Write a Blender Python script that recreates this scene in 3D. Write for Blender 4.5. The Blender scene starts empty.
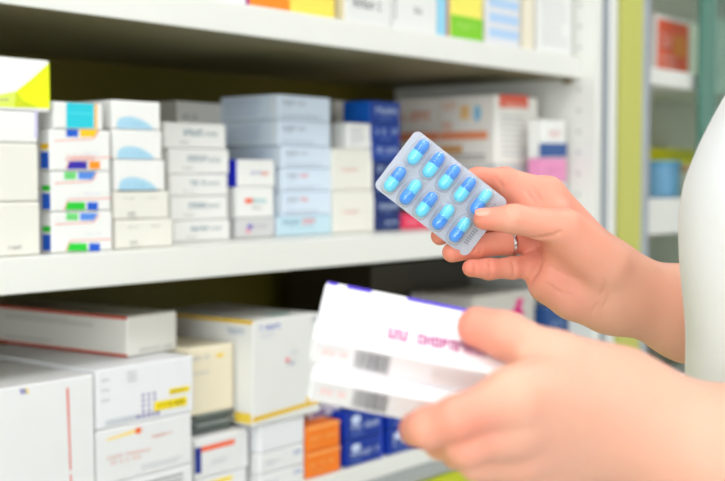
# A pharmacist's hands choosing medicines in front of a stocked pharmacy shelf.
# World: X runs along the shelves (away from the viewer), Y into the shelves, Z up, metres.
import bpy, bmesh, math, random
import numpy as np
from mathutils import Vector, Matrix
random.seed(7)
scene = bpy.context.scene
COL = scene.collection

# ------------------------------------------------------------------ camera geometry (used to convert photo measurements to metres)
F = 1196.0
TH, PIT = math.radians(39.3), math.radians(-3.0)
CAM = np.array([0.0, 0.0, 1.342])
FH = np.array([math.cos(TH), math.sin(TH), 0.0]); RT = np.array([math.sin(TH), -math.cos(TH), 0.0]); UZ = np.array([0, 0, 1.0])
FW = FH*math.cos(PIT) + UZ*math.sin(PIT); UP = UZ*math.cos(PIT) - FH*math.sin(PIT)
def ray(x, y): return RT*((x-362.5)/F) + UP*((240.5-y)/F) + FW
def at(x, y, d): return CAM + ray(x, y)*d
def on_y(x, y, Y): r = ray(x, y); return CAM + r*(Y/r[1])
def on_x(x, y, X): r = ray(x, y); return CAM + r*(X/r[0])
def on_z(x, y, Z): r = ray(x, y); return CAM + r*((Z-CAM[2])/r[2])

# ------------------------------------------------------------------ materials
def lin(c):
    return tuple(((v/255.0)/12.92 if v/255.0 <= 0.04045 else ((v/255.0+0.055)/1.055)**2.4) for v in c)
MATS = {}
def mat(name, rgb=None, rough=0.5, metal=0.0, spec=0.5, noise=0.0, nscale=30.0, bump=0.0, bscale=200.0):
    if name in MATS: return MATS[name]
    m = bpy.data.materials.new(name); m.use_nodes = True
    nt = m.node_tree; b = nt.nodes['Principled BSDF']
    c = lin(rgb)+(1,)
    b.inputs['Base Color'].default_value = c
    b.inputs['Roughness'].default_value = rough; b.inputs['Metallic'].default_value = metal
    b.inputs['Specular IOR Level'].default_value = spec
    if noise or bump:
        tc = nt.nodes.new('ShaderNodeTexCoord')
    if noise:
        n = nt.nodes.new('ShaderNodeTexNoise'); n.inputs['Scale'].default_value = nscale; n.inputs['Detail'].default_value = 3
        r = nt.nodes.new('ShaderNodeMix'); r.data_type = 'RGBA'
        r.inputs['A'].default_value = tuple(v*(1-noise) for v in c[:3])+(1,); r.inputs['B'].default_value = tuple(min(1, v*(1+noise)) for v in c[:3])+(1,)
        nt.links.new(tc.outputs['Object'], n.inputs['Vector']); nt.links.new(n.outputs['Fac'], r.inputs['Factor'])
        nt.links.new(r.outputs['Result'], b.inputs['Base Color'])
    if bump:
        n2 = nt.nodes.new('ShaderNodeTexNoise'); n2.inputs['Scale'].default_value = bscale; n2.inputs['Detail'].default_value = 4
        bp = nt.nodes.new('ShaderNodeBump'); bp.inputs['Strength'].default_value = bump; bp.inputs['Distance'].default_value = 0.002
        nt.links.new(tc.outputs['Object'], n2.inputs['Vector']); nt.links.new(n2.outputs['Fac'], bp.inputs['Height'])
        nt.links.new(bp.outputs['Normal'], b.inputs['Normal'])
    MATS[name] = m
    return m
def ink(rgb):
    return mat('ink_%02x%02x%02x' % tuple(rgb), rgb, 0.4)
def card(rgb):
    return mat('card_%02x%02x%02x' % tuple(rgb), rgb, 0.42, noise=0.025, nscale=14)

M_SHELF = mat('white_melamine', (234, 234, 228), 0.35, noise=0.02, nscale=5)
M_UNDER_SHADE = mat('shaded_olive_board_underside', (124, 117, 84), 0.5, noise=0.05, nscale=4)  # olive tone, darkened to carry the shade under the boards
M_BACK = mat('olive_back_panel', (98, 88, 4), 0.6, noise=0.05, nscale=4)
M_GREEN = mat('yellow_green_laminate', (200, 200, 100), 0.4, noise=0.03, nscale=6)
M_DRAWER = mat('lime_drawer_front', (196, 204, 30), 0.35, noise=0.03, nscale=6)
M_ALU = mat('brushed_aluminium', (190, 196, 204), 0.35, metal=0.6, noise=0.04, nscale=60)
M_GREY = mat('grey_edging', (168, 172, 172), 0.5, noise=0.03, nscale=20)
M_DARK = mat('dark_gap', (45, 45, 42), 0.8, noise=0.05, nscale=20)
M_CABBACK = mat('grey_cabinet_back', (226, 214, 204), 0.6, noise=0.03, nscale=6)
M_WALL = mat('wall_paint', (233, 234, 234), 0.85, noise=0.02, nscale=3, bump=0.15, bscale=120)
M_CEIL = mat('ceiling_paint', (240, 241, 242), 0.9, noise=0.02, nscale=3)
M_FLOOR = mat('floor_vinyl', (192, 191, 188), 0.35, noise=0.08, nscale=8)

def glass_mat(name, tint, gl=0.12, ior=1.5):
    m = bpy.data.materials.new(name); m.use_nodes = True
    nt = m.node_tree; nt.nodes.clear()
    o = nt.nodes.new('ShaderNodeOutputMaterial'); mx = nt.nodes.new('ShaderNodeMixShader')
    t = nt.nodes.new('ShaderNodeBsdfTransparent'); t.inputs['Color'].default_value = lin(tint)+(1,)
    g = nt.nodes.new('ShaderNodeBsdfGlossy'); g.inputs['Roughness'].default_value = gl; g.inputs['Color'].default_value = (1, 1, 1, 1)
    lw = nt.nodes.new('ShaderNodeLayerWeight'); lw.inputs['Blend'].default_value = 0.5
    pw = nt.nodes.new('ShaderNodeMath'); pw.operation = 'POWER'; pw.inputs[1].default_value = 5.0
    fr = nt.nodes.new('ShaderNodeMath'); fr.operation = 'MULTIPLY_ADD'; fr.inputs[1].default_value = 0.7; fr.inputs[2].default_value = ((ior-1)/(ior+1))**2
    nt.links.new(lw.outputs['Facing'], pw.inputs[0]); nt.links.new(pw.outputs[0], fr.inputs[0])
    nt.links.new(fr.outputs[0], mx.inputs[0]); nt.links.new(t.outputs[0], mx.inputs[1]); nt.links.new(g.outputs[0], mx.inputs[2])
    nt.links.new(mx.outputs[0], o.inputs['Surface'])
    MATS[name] = m
    return m
M_CLEAR = glass_mat('clear_window_glass', (250, 252, 252), 0.02)
FILL_FRONT, FILL_LEFT = 32.0, 104.0
M_PANE = glass_mat('green_tinted_glass', (222, 236, 230), 0.02)
M_PVC = glass_mat('clear_blister_plastic', (252, 253, 255), 0.12, 1.28)
def pocket_mat():
    m = bpy.data.materials.new('hazy_blister_pocket'); m.use_nodes = True
    nt = m.node_tree; nt.nodes.clear()
    o = nt.nodes.new('ShaderNodeOutputMaterial'); m1 = nt.nodes.new('ShaderNodeMixShader'); m2 = nt.nodes.new('ShaderNodeMixShader')
    t = nt.nodes.new('ShaderNodeBsdfTransparent'); d = nt.nodes.new('ShaderNodeBsdfDiffuse'); d.inputs['Color'].default_value = (0.92, 0.94, 0.97, 1)
    g = nt.nodes.new('ShaderNodeBsdfGlossy'); g.inputs['Roughness'].default_value = 0.16
    lw = nt.nodes.new('ShaderNodeLayerWeight'); lw.inputs['Blend'].default_value = 0.35
    p = nt.nodes.new('ShaderNodeMath'); p.operation = 'MULTIPLY'; p.inputs[1].default_value = 0.42
    nt.links.new(lw.outputs['Facing'], p.inputs[0]); nt.links.new(p.outputs[0], m1.inputs[0])
    nt.links.new(t.outputs[0], m1.inputs[1]); nt.links.new(d.outputs[0], m1.inputs[2])
    m2.inputs[0].default_value = 0.07
    nt.links.new(m1.outputs[0], m2.inputs[1]); nt.links.new(g.outputs[0], m2.inputs[2]); nt.links.new(m2.outputs[0], o.inputs['Surface'])
    return m
M_POCKET = pocket_mat()
M_GLASSEDGE = mat('teal_glass_edge', (84, 134, 118), 0.25)
M_FOIL = mat('blister_foil', (194, 194, 198), 0.38, metal=0.25, noise=0.04, nscale=300, bump=0.10, bscale=900)
M_FOIL_MARK = mat('foil_marking', (150, 152, 158), 0.5, metal=0.3)
M_CAPBLUE = mat('capsule_mid_blue', (40, 146, 246), 0.2)
M_CAPCYAN = mat('capsule_light_cyan', (98, 218, 252), 0.2)
M_SILVER = mat('silver', (215, 215, 218), 0.15, metal=1.0)

def skin_mat():
    m = bpy.data.materials.new('skin'); m.use_nodes = True
    nt = m.node_tree; b = nt.nodes['Principled BSDF']
    b.inputs['Roughness'].default_value = 0.48; b.inputs['Specular IOR Level'].default_value = 0.35
    b.inputs['Subsurface Weight'].default_value = 0.25
    b.inputs['Subsurface Radius'].default_value = (1.0, 0.35, 0.18); b.inputs['Subsurface Scale'].default_value = 0.006
    tc = nt.nodes.new('ShaderNodeTexCoord')
    n = nt.nodes.new('ShaderNodeTexNoise'); n.inputs['Scale'].default_value = 26; n.inputs['Detail'].default_value = 4
    nt.links.new(tc.outputs['Object'], n.inputs['Vector'])
    at_ = nt.nodes.new('ShaderNodeAttribute'); at_.attribute_name = 'flush'
    mr = nt.nodes.new('ShaderNodeMapRange'); mr.inputs['From Min'].default_value = 0.35; mr.inputs['From Max'].default_value = 0.7
    mr.inputs['To Max'].default_value = 0.10
    nt.links.new(n.outputs['Fac'], mr.inputs['Value'])
    ad = nt.nodes.new('ShaderNodeMath'); ad.operation = 'ADD'; ad.use_clamp = True
    nt.links.new(mr.outputs[0], ad.inputs[0]); nt.links.new(at_.outputs['Fac'], ad.inputs[1])
    mx = nt.nodes.new('ShaderNodeMix'); mx.data_type = 'RGBA'
    mx.inputs['A'].default_value = lin((228, 172, 148))+(1,); mx.inputs['B'].default_value = lin((228, 112, 90))+(1,)
    nt.links.new(ad.outputs[0], mx.inputs['Factor']); nt.links.new(mx.outputs['Result'], b.inputs['Base Color'])
    n2 = nt.nodes.new('ShaderNodeTexNoise'); n2.inputs['Scale'].default_value = 420; n2.inputs['Detail'].default_value = 3
    bp = nt.nodes.new('ShaderNodeBump'); bp.inputs['Strength'].default_value = 0.12; bp.inputs['Distance'].default_value = 0.001
    nt.links.new(tc.outputs['Object'], n2.inputs['Vector']); nt.links.new(n2.outputs['Fac'], bp.inputs['Height'])
    nt.links.new(bp.outputs['Normal'], b.inputs['Normal'])
    return m
M_SKIN = skin_mat()
M_NAIL = mat('fingernail', (234, 160, 138), 0.25)
M_COAT = mat('white_cotton', (246, 247, 250), 0.8, noise=0.015, nscale=12, bump=0.25, bscale=600)

# ------------------------------------------------------------------ mesh helpers
class MB:
    """collects shapes with materials and links them as ONE mesh object"""
    def __init__(s): s.v = []; s.f = []; s.m = []; s.mats = []; s.smooth = []
    def mi(s, m):
        if m not in s.mats: s.mats.append(m)
        return s.mats.index(m)
    def poly(s, pts, m, smooth=False):
        i = len(s.v); s.v += [tuple(p) for p in pts]; s.f.append(list(range(i, i+len(pts)))); s.m.append(s.mi(m)); s.smooth.append(smooth)
    def box(s, a, b, m, bev=0.0, seg=2):
        bm = bmesh.new(); bmesh.ops.create_cube(bm, size=1)
        for v in bm.verts:
            v.co = Vector([(a[k]+b[k])/2 + v.co[k]*(b[k]-a[k]) for k in range(3)])
        if bev > 0:
            bmesh.ops.bevel(bm, geom=list(bm.edges), offset=bev, segments=seg, profile=0.5, affect='EDGES')
        s.bm(bm, m)
    def bm(s, bm, m, smooth=False, mtx=None):
        bmesh.ops.recalc_face_normals(bm, faces=list(bm.faces))
        i = len(s.v); bm.verts.index_update()
        for v in bm.verts: s.v.append(tuple((mtx @ v.co) if mtx else v.co))
        k = s.mi(m)
        for f in bm.faces: s.f.append([i+v.index for v in f.verts]); s.m.append(k); s.smooth.append(smooth)
        bm.free()
    def lathe(s, prof, m, n=24, mtx=None):
        bm = bmesh.new(); rings = []
        for (r, z) in prof:
            rings.append([bm.verts.new((r*math.cos(2*math.pi*k/n), r*math.sin(2*math.pi*k/n), z)) for k in range(n)])
        for a, b in zip(rings, rings[1:]):
            for k in range(n): bm.faces.new((a[k], a[(k+1) % n], b[(k+1) % n], b[k]))
        bm.faces.new(rings[0][::-1]); bm.faces.new(rings[-1])
        s.bm(bm, m, True, mtx)
    def build(s, name, parent=None, loc=None, rotz=0.0):
        me = bpy.data.meshes.new(name); me.from_pydata(s.v, [], s.f)
        for m in s.mats: me.materials.append(m)
        me.polygons.foreach_set('material_index', s.m); me.polygons.foreach_set('use_smooth', s.smooth)
        me.update()
        o = bpy.data.objects.new(name, me); COL.objects.link(o)
        if loc is not None: o.location = loc
        o.rotation_euler = (0, 0, rotz)
        if parent: o.parent = parent
        return o
def tag(o, label, cat, group=None):
    o['label'] = label; o['category'] = cat
    if group: o['group'] = group
    return o
def empty(name, loc, label, cat, group=None):
    o = bpy.data.objects.new(name, None); COL.objects.link(o); o.location = loc; o.empty_display_size = 0.05
    return tag(o, label, cat, group)
def structure(o): o['kind'] = 'structure'; return o

# ------------------------------------------------------------------ room
RX0, RX1, RY0, RY1, RZ = -2.2, 5.2, -2.4, 1.76, 2.8
def wall(name, a, b, m):
    q = MB(); q.box(a, b, m); return structure(q.build(name))
wall('floor', (RX0, RY0, -0.05), (RX1, RY1, 0), M_FLOOR)
wall('ceiling', (RX0, RY0, RZ), (RX1, RY1, RZ+0.05), M_CEIL)
wall('wall_back', (RX0, RY1, 0), (RX1, RY1+0.08, RZ), M_WALL)
def walls(name, boxes):
    q = MB()
    for a, b in boxes: q.box(a, b, M_WALL)
    return structure(q.build(name))
WF = (-2.0, 0.7, 0.95, 2.40)            # opening added for fill light from behind the viewer: x0, x1, z0, z1
WL = (-1.9, 0.8, 0.75, 2.40)            # opening added for fill light from the left end of the aisle: y0, y1, z0, z1
a, b = RY0-0.08, RY0
walls('wall_front', [((RX0, a, 0), (WF[0], b, RZ)), ((WF[1], a, 0), (RX1, b, RZ)), ((WF[0], a, 0), (WF[1], b, WF[2])), ((WF[0], a, WF[3]), (WF[1], b, RZ))])
a, b = RX0-0.08, RX0
walls('wall_left', [((a, RY0, 0), (b, WL[0], RZ)), ((a, WL[1], 0), (b, RY1, RZ)), ((a, WL[0], 0), (b, WL[1], WL[2])), ((a, WL[0], WL[3]), (b, WL[1], RZ))])
def fill_window(name, u0, u1, z0, z1, place, energy, lrot):
    q = MB(); t = 0.05
    for (a0, b0, a1, b1) in ((u0, z0, u1, z0+t), (u0, z1-t, u1, z1), (u0, z0+t, u0+t, z1-t), (u1-t, z0+t, u1, z1-t), ((u0+u1)/2-t/2, z0+t, (u0+u1)/2+t/2, z1-t)):
        q.box(*place(a0, b0, a1, b1, -0.07, -0.01), M_SHELF)
    o = structure(q.build(name))
    q = MB()
    q.box(*place(u0+t, z0+t, u1-t, z1-t, -0.042, -0.038), M_CLEAR); q.build('pane', o)
    L = bpy.data.lights.new('fill_light', 'AREA'); L.shape = 'RECTANGLE'; L.size = u1-u0; L.size_y = z1-z0; L.energy = energy; L.color = (0.98, 0.99, 1.0)  # area lamp outside the pane, added to brighten the upright faces
    lo = bpy.data.objects.new('fill_light', L); COL.objects.link(lo)
    p = place((u0+u1)/2, (z0+z1)/2, (u0+u1)/2, (z0+z1)/2, -0.2, -0.2)[0]; lo.location = p; lo.rotation_euler = lrot
fill_window('fill_window_1', WF[0], WF[1], WF[2], WF[3], lambda a0, b0, a1, b1, d0, d1: ((a0, RY0+d0, b0), (a1, RY0+d1, b1)), FILL_FRONT, (math.pi/2, 0, 0))
fill_window('fill_window_2', WL[0], WL[1], WL[2], WL[3], lambda a0, b0, a1, b1, d0, d1: ((RX0+d0, a0, b0), (RX0+d1, a1, b1)), FILL_LEFT, (math.pi/2, 0, -math.pi/2))
wall('wall_right', (RX1, RY0, 0), (RX1+0.08, RY1, RZ), M_WALL)

LIGHT_W = 6.8
spots = [(-1.5, 0.25), (-0.1, 0.25), (1.3, 0.25), (2.7, 0.25), (-1.5, -1.2), (-0.1, -1.2), (1.3, -1.2), (2.7, -1.2)]
where = ['first', 'second', 'third', 'fourth']
M_DIFF = bpy.data.materials.new('light_diffuser'); M_DIFF.use_nodes = True
_b = M_DIFF.node_tree.nodes['Principled BSDF']; _b.inputs['Emission Color'].default_value = (1, 0.98, 0.95, 1); _b.inputs['Emission Strength'].default_value = 3.0
for k, (x, y) in enumerate(spots):
    e = empty('ceiling_light', (x, y, RZ), 'flat white ceiling lamp, %s along the row %s the shelves' % (where[k % 4], 'nearer' if k < 4 else 'farther from'), 'lamp', 'ceiling panel lamps')
    q = MB()
    for (a, b) in (((-.62, -.32, -.05), (.62, -.30, 0)), ((-.62, .30, -.05), (.62, .32, 0)), ((-.62, -.30, -.05), (-.60, .30, 0)), ((.60, -.30, -.05), (.62, .30, 0))):
        q.box(a, b, M_ALU)
    q.build('lamp_frame', e)
    q = MB(); q.box((-.60, -.30, -.03), (.60, .30, -.004), M_DIFF); q.build('diffuser', e)
    L = bpy.data.lights.new('panel_light', 'AREA'); L.shape = 'RECTANGLE'; L.size = 1.2; L.size_y = 0.6; L.energy = LIGHT_W
    L.color = (0.97, 0.985, 1.0)
    lo = bpy.data.objects.new('panel_light', L); COL.objects.link(lo); lo.location = (0, 0, -0.055); lo.parent = e

# ------------------------------------------------------------------ shelving unit
Y_F, Y_B = 1.13, 1.58
X_L, X_R = -1.2, 2.04
Z_LOW, Z_MID, Z_TOP, TK = 0.909, 1.254, 1.5715, 0.0405
unit = empty('shelving_unit', (1.07, 1.30, 0), 'white open pharmacy shelving unit with olive back, stocked with medicine boxes', 'shelves')
def upart(name, boxes, m, bev=0.0):
    q = MB()
    for a, b in boxes: q.box(a, b, m, bev)
    q.v = [(x-1.07, y-1.30, z) for x, y, z in q.v]
    return q.build(name, unit)
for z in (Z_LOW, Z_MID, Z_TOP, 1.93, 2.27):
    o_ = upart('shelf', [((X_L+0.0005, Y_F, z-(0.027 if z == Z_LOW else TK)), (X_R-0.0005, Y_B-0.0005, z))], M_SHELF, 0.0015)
    o_.data.materials.append(M_UNDER_SHADE)
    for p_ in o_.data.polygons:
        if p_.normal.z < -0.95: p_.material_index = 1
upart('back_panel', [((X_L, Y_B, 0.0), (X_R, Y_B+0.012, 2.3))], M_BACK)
# side panel with rows of shelf-pin holes on its inner face
def side_panel(x0, x1, holes_x):
    q = MB(); q.box((x0, 1.10, 0), (x1, Y_B, 2.3), M_SHELF, 0.001)
    q.v = [(x-1.07, y-1.30, z) for x, y, z in q.v]
    o = q.build('side_panel', unit)
    if holes_x:
        h = MB()
        for yy in (1.135, 1.40):
            for k in range(32):
                zz = 0.95 + k*0.04
                if any(abs(zz-(s-0.02)) < 0.035 for s in (Z_LOW, Z_MID, Z_TOP)): continue
                h.poly([(x0-1.07-0.0004, yy-1.30+0.0035*math.cos(t*math.pi/6), zz+0.0035*math.sin(t*math.pi/6)) for t in range(12)], M_GREY)
        h.build('pin_hole_rows', o)['kind'] = 'stuff'
    return o
side_panel(X_R, 2.066, True)
side_panel(X_L-0.026, X_L, False)
upart('edge_profile', [((2.066, 1.108, 0), (2.078, 1.13, 2.3)), ((2.078, 1.100, 0), (2.094, 1.13, 2.3))], M_ALU)
upart('outer_stile', [((2.094, 1.098, 0), (2.123, 1.44, 2.3))], M_SHELF, 0.001)
# shelf brackets (small metal pins that carry each shelf at its right end)
for z in (Z_TOP, Z_MID, Z_LOW):
    upart('shelf_pin', [((X_R-0.012, 1.150, z-TK-0.008), (X_R, 1.164, z-TK))], mat('brass_pin', (150, 128, 84), 0.4, metal=0.7))
# lip and drawers under the lowest shelf
upart('grey_rail', [((X_L, 1.126, 0.858), (X_R, 1.16, Z_LOW-0.0275))], M_GREY)
for k in range(6):
    x0 = X_L + k*(X_R-X_L)/6
    x1 = x0 + (X_R-X_L)/6
    d = upart('drawer', [((x0+0.002, 1.118, 0.46), (x1-0.002, 1.138, 0.855))], M_DRAWER, 0.0015)
    q = MB(); q.box(((x0+x1)/2-0.07-1.07, 1.096-1.30, 0.70), ((x0+x1)/2+0.07-1.07, 1.118-1.30, 0.712), M_ALU, 0.002); q.build('drawer_handle', d)
    d = upart('drawer', [((x0+0.002, 1.118, 0.09), (x1-0.002, 1.138, 0.456))], M_DRAWER, 0.0015)
    q = MB(); q.box(((x0+x1)/2-0.07-1.07, 1.096-1.30, 0.34), ((x0+x1)/2+0.07-1.07, 1.118-1.30, 0.352), M_ALU, 0.002); q.build('drawer_handle', d)
upart('plinth', [((X_L, 1.14, 0), (X_R, 1.16, 0.09))], M_GREY)
upart('drawer_carcass', [((X_L, 1.139, 0.09), (X_R, 1.57, 0.827))], M_SHELF)

# ------------------------------------------------------------------ glass-fronted cabinet beyond the green post
CX0, CX1 = 2.266, 3.40
cab = empty('display_cabinet', (2.8, 1.28, 0), 'glass-fronted cabinet with a yellow-green side post, beyond the white shelving', 'cabinet')
def cpart(name, boxes, m, bev=0.0):
    q = MB()
    for a, b in boxes: q.box(a, b, m, bev)
    q.v = [(x-2.8, y-1.28, z) for x, y, z in q.v]
    return q.build(name, cab)
cpart('filler_strip', [((2.124, 1.115, 0), (2.14, 1.37, 2.3))], M_GREY)
cpart('side_post', [((2.14, 1.10, 0), (2.236, 1.37, 2.3))], M_GREEN, 0.001)
cpart('frame_profile', [((2.236, 1.097, 0), (CX0, 1.37, 2.3))], M_ALU, 0.001)
cpart('back_panel', [((CX0, 1.37, 0), (CX1, 1.382, 2.3))], M_CABBACK)
Z_C1 = on_y(672, 87, 1.135)[2]; Z_C2 = on_y(665, 234, 1.135)[2]; T_C2 = on_y(665, 197.5, 1.215)[2]-Z_C2
for z in (Z_C1, Z_C2, Z_C2-0.36, Z_C1+0.36):
    cpart('shelf', [((CX0, 1.135, z), (CX1, 1.3695, z+(T_C2 if z == Z_C2 else 0.036)))], M_SHELF, 0.001)
cpart('end_panel', [((CX1, 1.10, 0), (CX1+0.025, 1.382, 2.3))], M_SHELF)
cpart('base_board', [((CX0, 1.12, 0), (CX1, 1.3695, 0.10))], M_GREY)
gx = on_y(700, 80, 1.115)[0]
gx2 = on_y(713, 80, 1.115)[0]
gd = cpart('glass_door', [((gx2, 1.111, 0.10), (CX1, 1.119, 2.3))], M_PANE)
q = MB(); q.box((gx-2.8, 1.108-1.28, 0.10), (gx2-2.8, 1.122-1.28, 2.3), M_GLASSEDGE, 0.002)
q.build('door_edge', gd)['label'] = 'teal ground edge of the glass door'

# ------------------------------------------------------------------ cartons
def glyphs(rng, n):
    """n small letter-like marks, each a few strokes in a unit cell"""
    out = []
    for _ in range(n):
        st = []
        st.append((0.08, 0, 0.30, 1))
        for c in rng.sample([(0.08, 0.78, 0.85, 1), (0.08, 0.40, 0.8, 0.6), (0.08, 0, 0.85, 0.22), (0.62, 0, 0.85, 1), (0.62, 0.45, 0.85, 1)], 2): st.append(c)
        out.append(st)
    return out
class Face:
    """a printed face: origin, u and v edge vectors (local metres), outward normal; prints are thin ink shapes lying on it"""
    def __init__(s, mb, o, u, v, n): s.mb, s.o, s.u, s.v, s.n, s.k = mb, Vector(o), Vector(u), Vector(v), Vector(n), 1
    def p(s, a, b, k): return s.o + s.u*a + s.v*b + s.n*(0.00006+0.00003*k)
    def poly(s, pts, m):
        s.k += 1
        s.mb.poly([s.p(a, b, s.k) for a, b in pts], m)
    def rect(s, a0, b0, a1, b1, m): s.poly([(a0, b0), (a1, b0), (a1, b1), (a0, b1)], m)
    def text(s, a0, b0, a1, b1, m, n, seed=0):
        rng = random.Random(seed*131+n); s.k += 1; w = (a1-a0)/n
        for i, g in enumerate(glyphs(rng, n)):
            if n > 5 and rng.random() < 0.12: continue
            for (x0, y0, x1, y1) in g:
                s.mb.poly([s.p(a0+w*(i+x), b0+(b1-b0)*y, s.k) for x, y in ((x0, y0), (x1, y0), (x1, y1), (x0, y1))], m)
    def lines(s, a0, b0, a1, b1, m, n, seed=0):
        rng = random.Random(seed)
        for i in range(n):
            t = b0 + (b1-b0)*(i+0.5)/n
            s.rect(a0, t-(b1-b0)*0.22/n, a0+(a1-a0)*(0.7+0.3*rng.random()), t+(b1-b0)*0.22/n, m)
    def oval(s, a, b, ra, rb, m, n=24):
        s.poly([(a+ra*math.cos(2*math.pi*k/n), b+rb*math.sin(2*math.pi*k/n)) for k in range(n)], m)
ROWS = 'medicine boxes on the shelves'
def make_carton(name, label, w, d, h, rgb, loc, rotz=0.0, front=None, left=None, top=None, group=None, flap_rgb=None, cat='box', side_rgb=None, skew=0.0):
    """folding carton: sleeve (printed left and top) with its own tucked end flap facing front; local origin = front left bottom corner"""
    q = MB(); m = card(rgb)
    q.box((0, 0, 0), (w, d, h), m, min(0.0018, h*0.07))
    ms = card(side_rgb) if side_rgb else m
    if side_rgb:
        Face(q, (0, d-0.001, 0.001), (0, -(d-0.002), 0), (0, 0, h-0.002), (-1, 0, 0)).rect(0, 0, 1, 1, ms)
    if left: left(Face(q, (0, d, 0), (0, -d, 0), (0, 0, h), (-1, 0, 0)))
    if top: top(Face(q, (0, 0, h), (w, 0, 0), (0, d, 0), (0, 0, 1)))
    o = q.build(name, None, loc, rotz)
    tag(o, label, cat, group)
    g = MB(); e = 0.0019
    g.box((e, -0.0006, e), (w-e, 0.0010, h-e), card(flap_rgb or rgb), 0.0004, 1)
    if front: front(Face(g, (0, -0.0006, 0), (w, 0, 0), (0, 0, h), (0, -1, 0)))
    g.build('end_flap', o)
    return o
def px_face(Yf, X0, Z0, w, h):
    """fractions on the front face of a carton for a spot measured in the photo"""
    def f(x, y):
        p = on_y(x, y, Yf); return ((p[0]-X0)/w, (p[2]-Z0)/h)
    return f
def stack(Yf, zbase, items, group):
    """items bottom first: dict(label, xl, xr, yt (at the front left edge), depth, ...); each rests on the one below"""
    z = zbase + 0.0006; out = []
    for it in items:
        yf = it.get('Y', Yf)
        X0 = on_y(it['xl'], it['yt'], yf)[0]; X1 = on_y(it['xr'], it['yt'], yf)[0]
        zt = on_y(it['xl'], it['yt'], yf)[2]
        h = zt - z; w = X1 - X0
        f = px_face(yf, X0, z, w, h)
        fr = it.get('front')
        o = make_carton(it.get('name', 'medicine_carton'), it['label'], w-0.0006, it.get('depth', 0.15), h-0.0006, it.get('rgb', (238, 237, 231)), (X0, yf, z), it.get('rot', 0.0),
                        (lambda F_, fr=fr, f=f: fr(F_, f)) if fr else None, it.get('left'), it.get('top'), group, it.get('flap'), 'box', it.get('side'))
        out.append(o); z += h
    return out
def PX(F_, f, pts, m): F_.poly([f(*p) for p in pts], m)
W_ = (238, 238, 235); CR = (233, 231, 221); LB_ = (214, 228, 243); GR = (226, 226, 224)
BLUE, GRN, YEL, ORG, RED, TEAL = ink((24, 92, 205)), ink((34, 200, 54)), ink((250, 200, 24)), ink((250, 150, 20)), ink((226, 84, 60)), ink((40, 190, 208))
PINKL, GRT, DRK, NAVY = ink((240, 150, 130)), ink((150, 150, 150)), ink((90, 92, 100)), ink((34, 30, 120))

# ---- middle shelf, first stack (cut by the left edge)
def a4(F_, f):
    PX(F_, f, [(16, 91), (30, 80), (49.2, 62.6), (50, 108.5), (14, 107.5)], ink((236, 250, 12)))
    PX(F_, f, [(-20, 96), (0, 94.5), (16, 91), (14, 107.5), (-20, 106)], ink((222, 238, 96)))
    PX(F_, f, [(16, 91), (24, 101), (40, 108), (14, 107.5)], ink((206, 218, 20)))
    PX(F_, f, [(-20, 99), (9, 98), (9, 101), (-20, 102)], ink((196, 206, 120)))
def a3(F_, f): PX(F_, f, [(34.5, 110.5), (37.8, 110.5), (37.8, 138), (34.5, 138)], ink((206, 200, 232)))
def a1(F_, f): F_.text(0.66, 0.12, 0.80, 0.19, GRT, 8, 3)
G1 = 'boxes on the middle shelf'
stack(1.148, Z_MID, [
    dict(label='plain off-white box at the bottom of the leftmost stack on the middle shelf', xl=-60, xr=40, yt=203, front=a1, rgb=CR),
    dict(label='plain off-white box second from the bottom in the leftmost middle-shelf stack', xl=-58, xr=38.5, yt=141, rgb=CR),
    dict(label='thin white box with a lilac edge, right under the yellow-cornered box', xl=-58, xr=37.6, yt=107, front=a3, rgb=W_),
    dict(label='white box with a bright yellow corner topping the leftmost stack', xl=-62, xr=49.5, yt=50, front=a4, rgb=(240, 240, 238), depth=0.17),
], G1)
# ---- second stack: colour-flagged white cartons
def flag(yt, yb, c1, c2, xo=0, red=False):
    def fn(F_, f):
        PX(F_, f, [(64+xo, yt+0.5), (76+xo, yt+0.5), (76+xo, yt+8), (64+xo, yt+8)], c1[0])
        PX(F_, f, [(78+xo, yt+0.5), (96+xo, yt+0.5), (92+xo, yt+8), (78+xo, yt+8)], c1[1])
        PX(F_, f, [(66+xo, yb-9), (85+xo, yb-9), (85+xo, yb-1), (69+xo-4, yb-1)], c2[0])
        PX(F_, f, [(87+xo, yb-9), (98+xo, yb-9), (98+xo, yb-1), (87+xo, yb-1)], c2[1])
        PX(F_, f, [(54, yt+11.5), (91+xo, yt+9.5), (91+xo, yt+10.5), (54, yt+12.5)], PINKL)
        PX(F_, f, [(91+xo, yt+9.5), (97+xo, yt+1), (98+xo, yt+1), (92+xo, yt+10)], PINKL)
        PX(F_, f, [(68+xo, yb-12), (111, yb-13.5), (111, yb-12.5), (68+xo, yb-11.0)], PINKL)
        PX(F_, f, [(63+xo, yb-1), (68+xo, yb-12), (69+xo, yb-12), (64+xo, yb-1)], PINKL)
        F_.text(0.55, 0.42, 0.80, 0.46, ink((200, 205, 232)), 8, 2)
        if red:
            for k in range(8): PX(F_, f, [(65+k*3.6, yb-9+(k%3)*.8), (67.6+k*3.6, yb-16+(k%2)), (68.3+k*3.6, yb-16+(k%2)), (65.8+k*3.6, yb-9+(k%3)*.8)], RED)
    return fn
def bleft(c1, c2):
    def fn(F_):
        F_.rect(0.82, 0.52, 0.98, 0.66, c1); F_.rect(0.82, 0.06, 0.98, 0.46, c2)
        F_.rect(0.30, 0.06, 0.78, 0.44, ink((178, 186, 214))); F_.rect(0.30, 0.52, 0.78, 0.64, ink((214, 206, 196)))
    return fn
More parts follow.
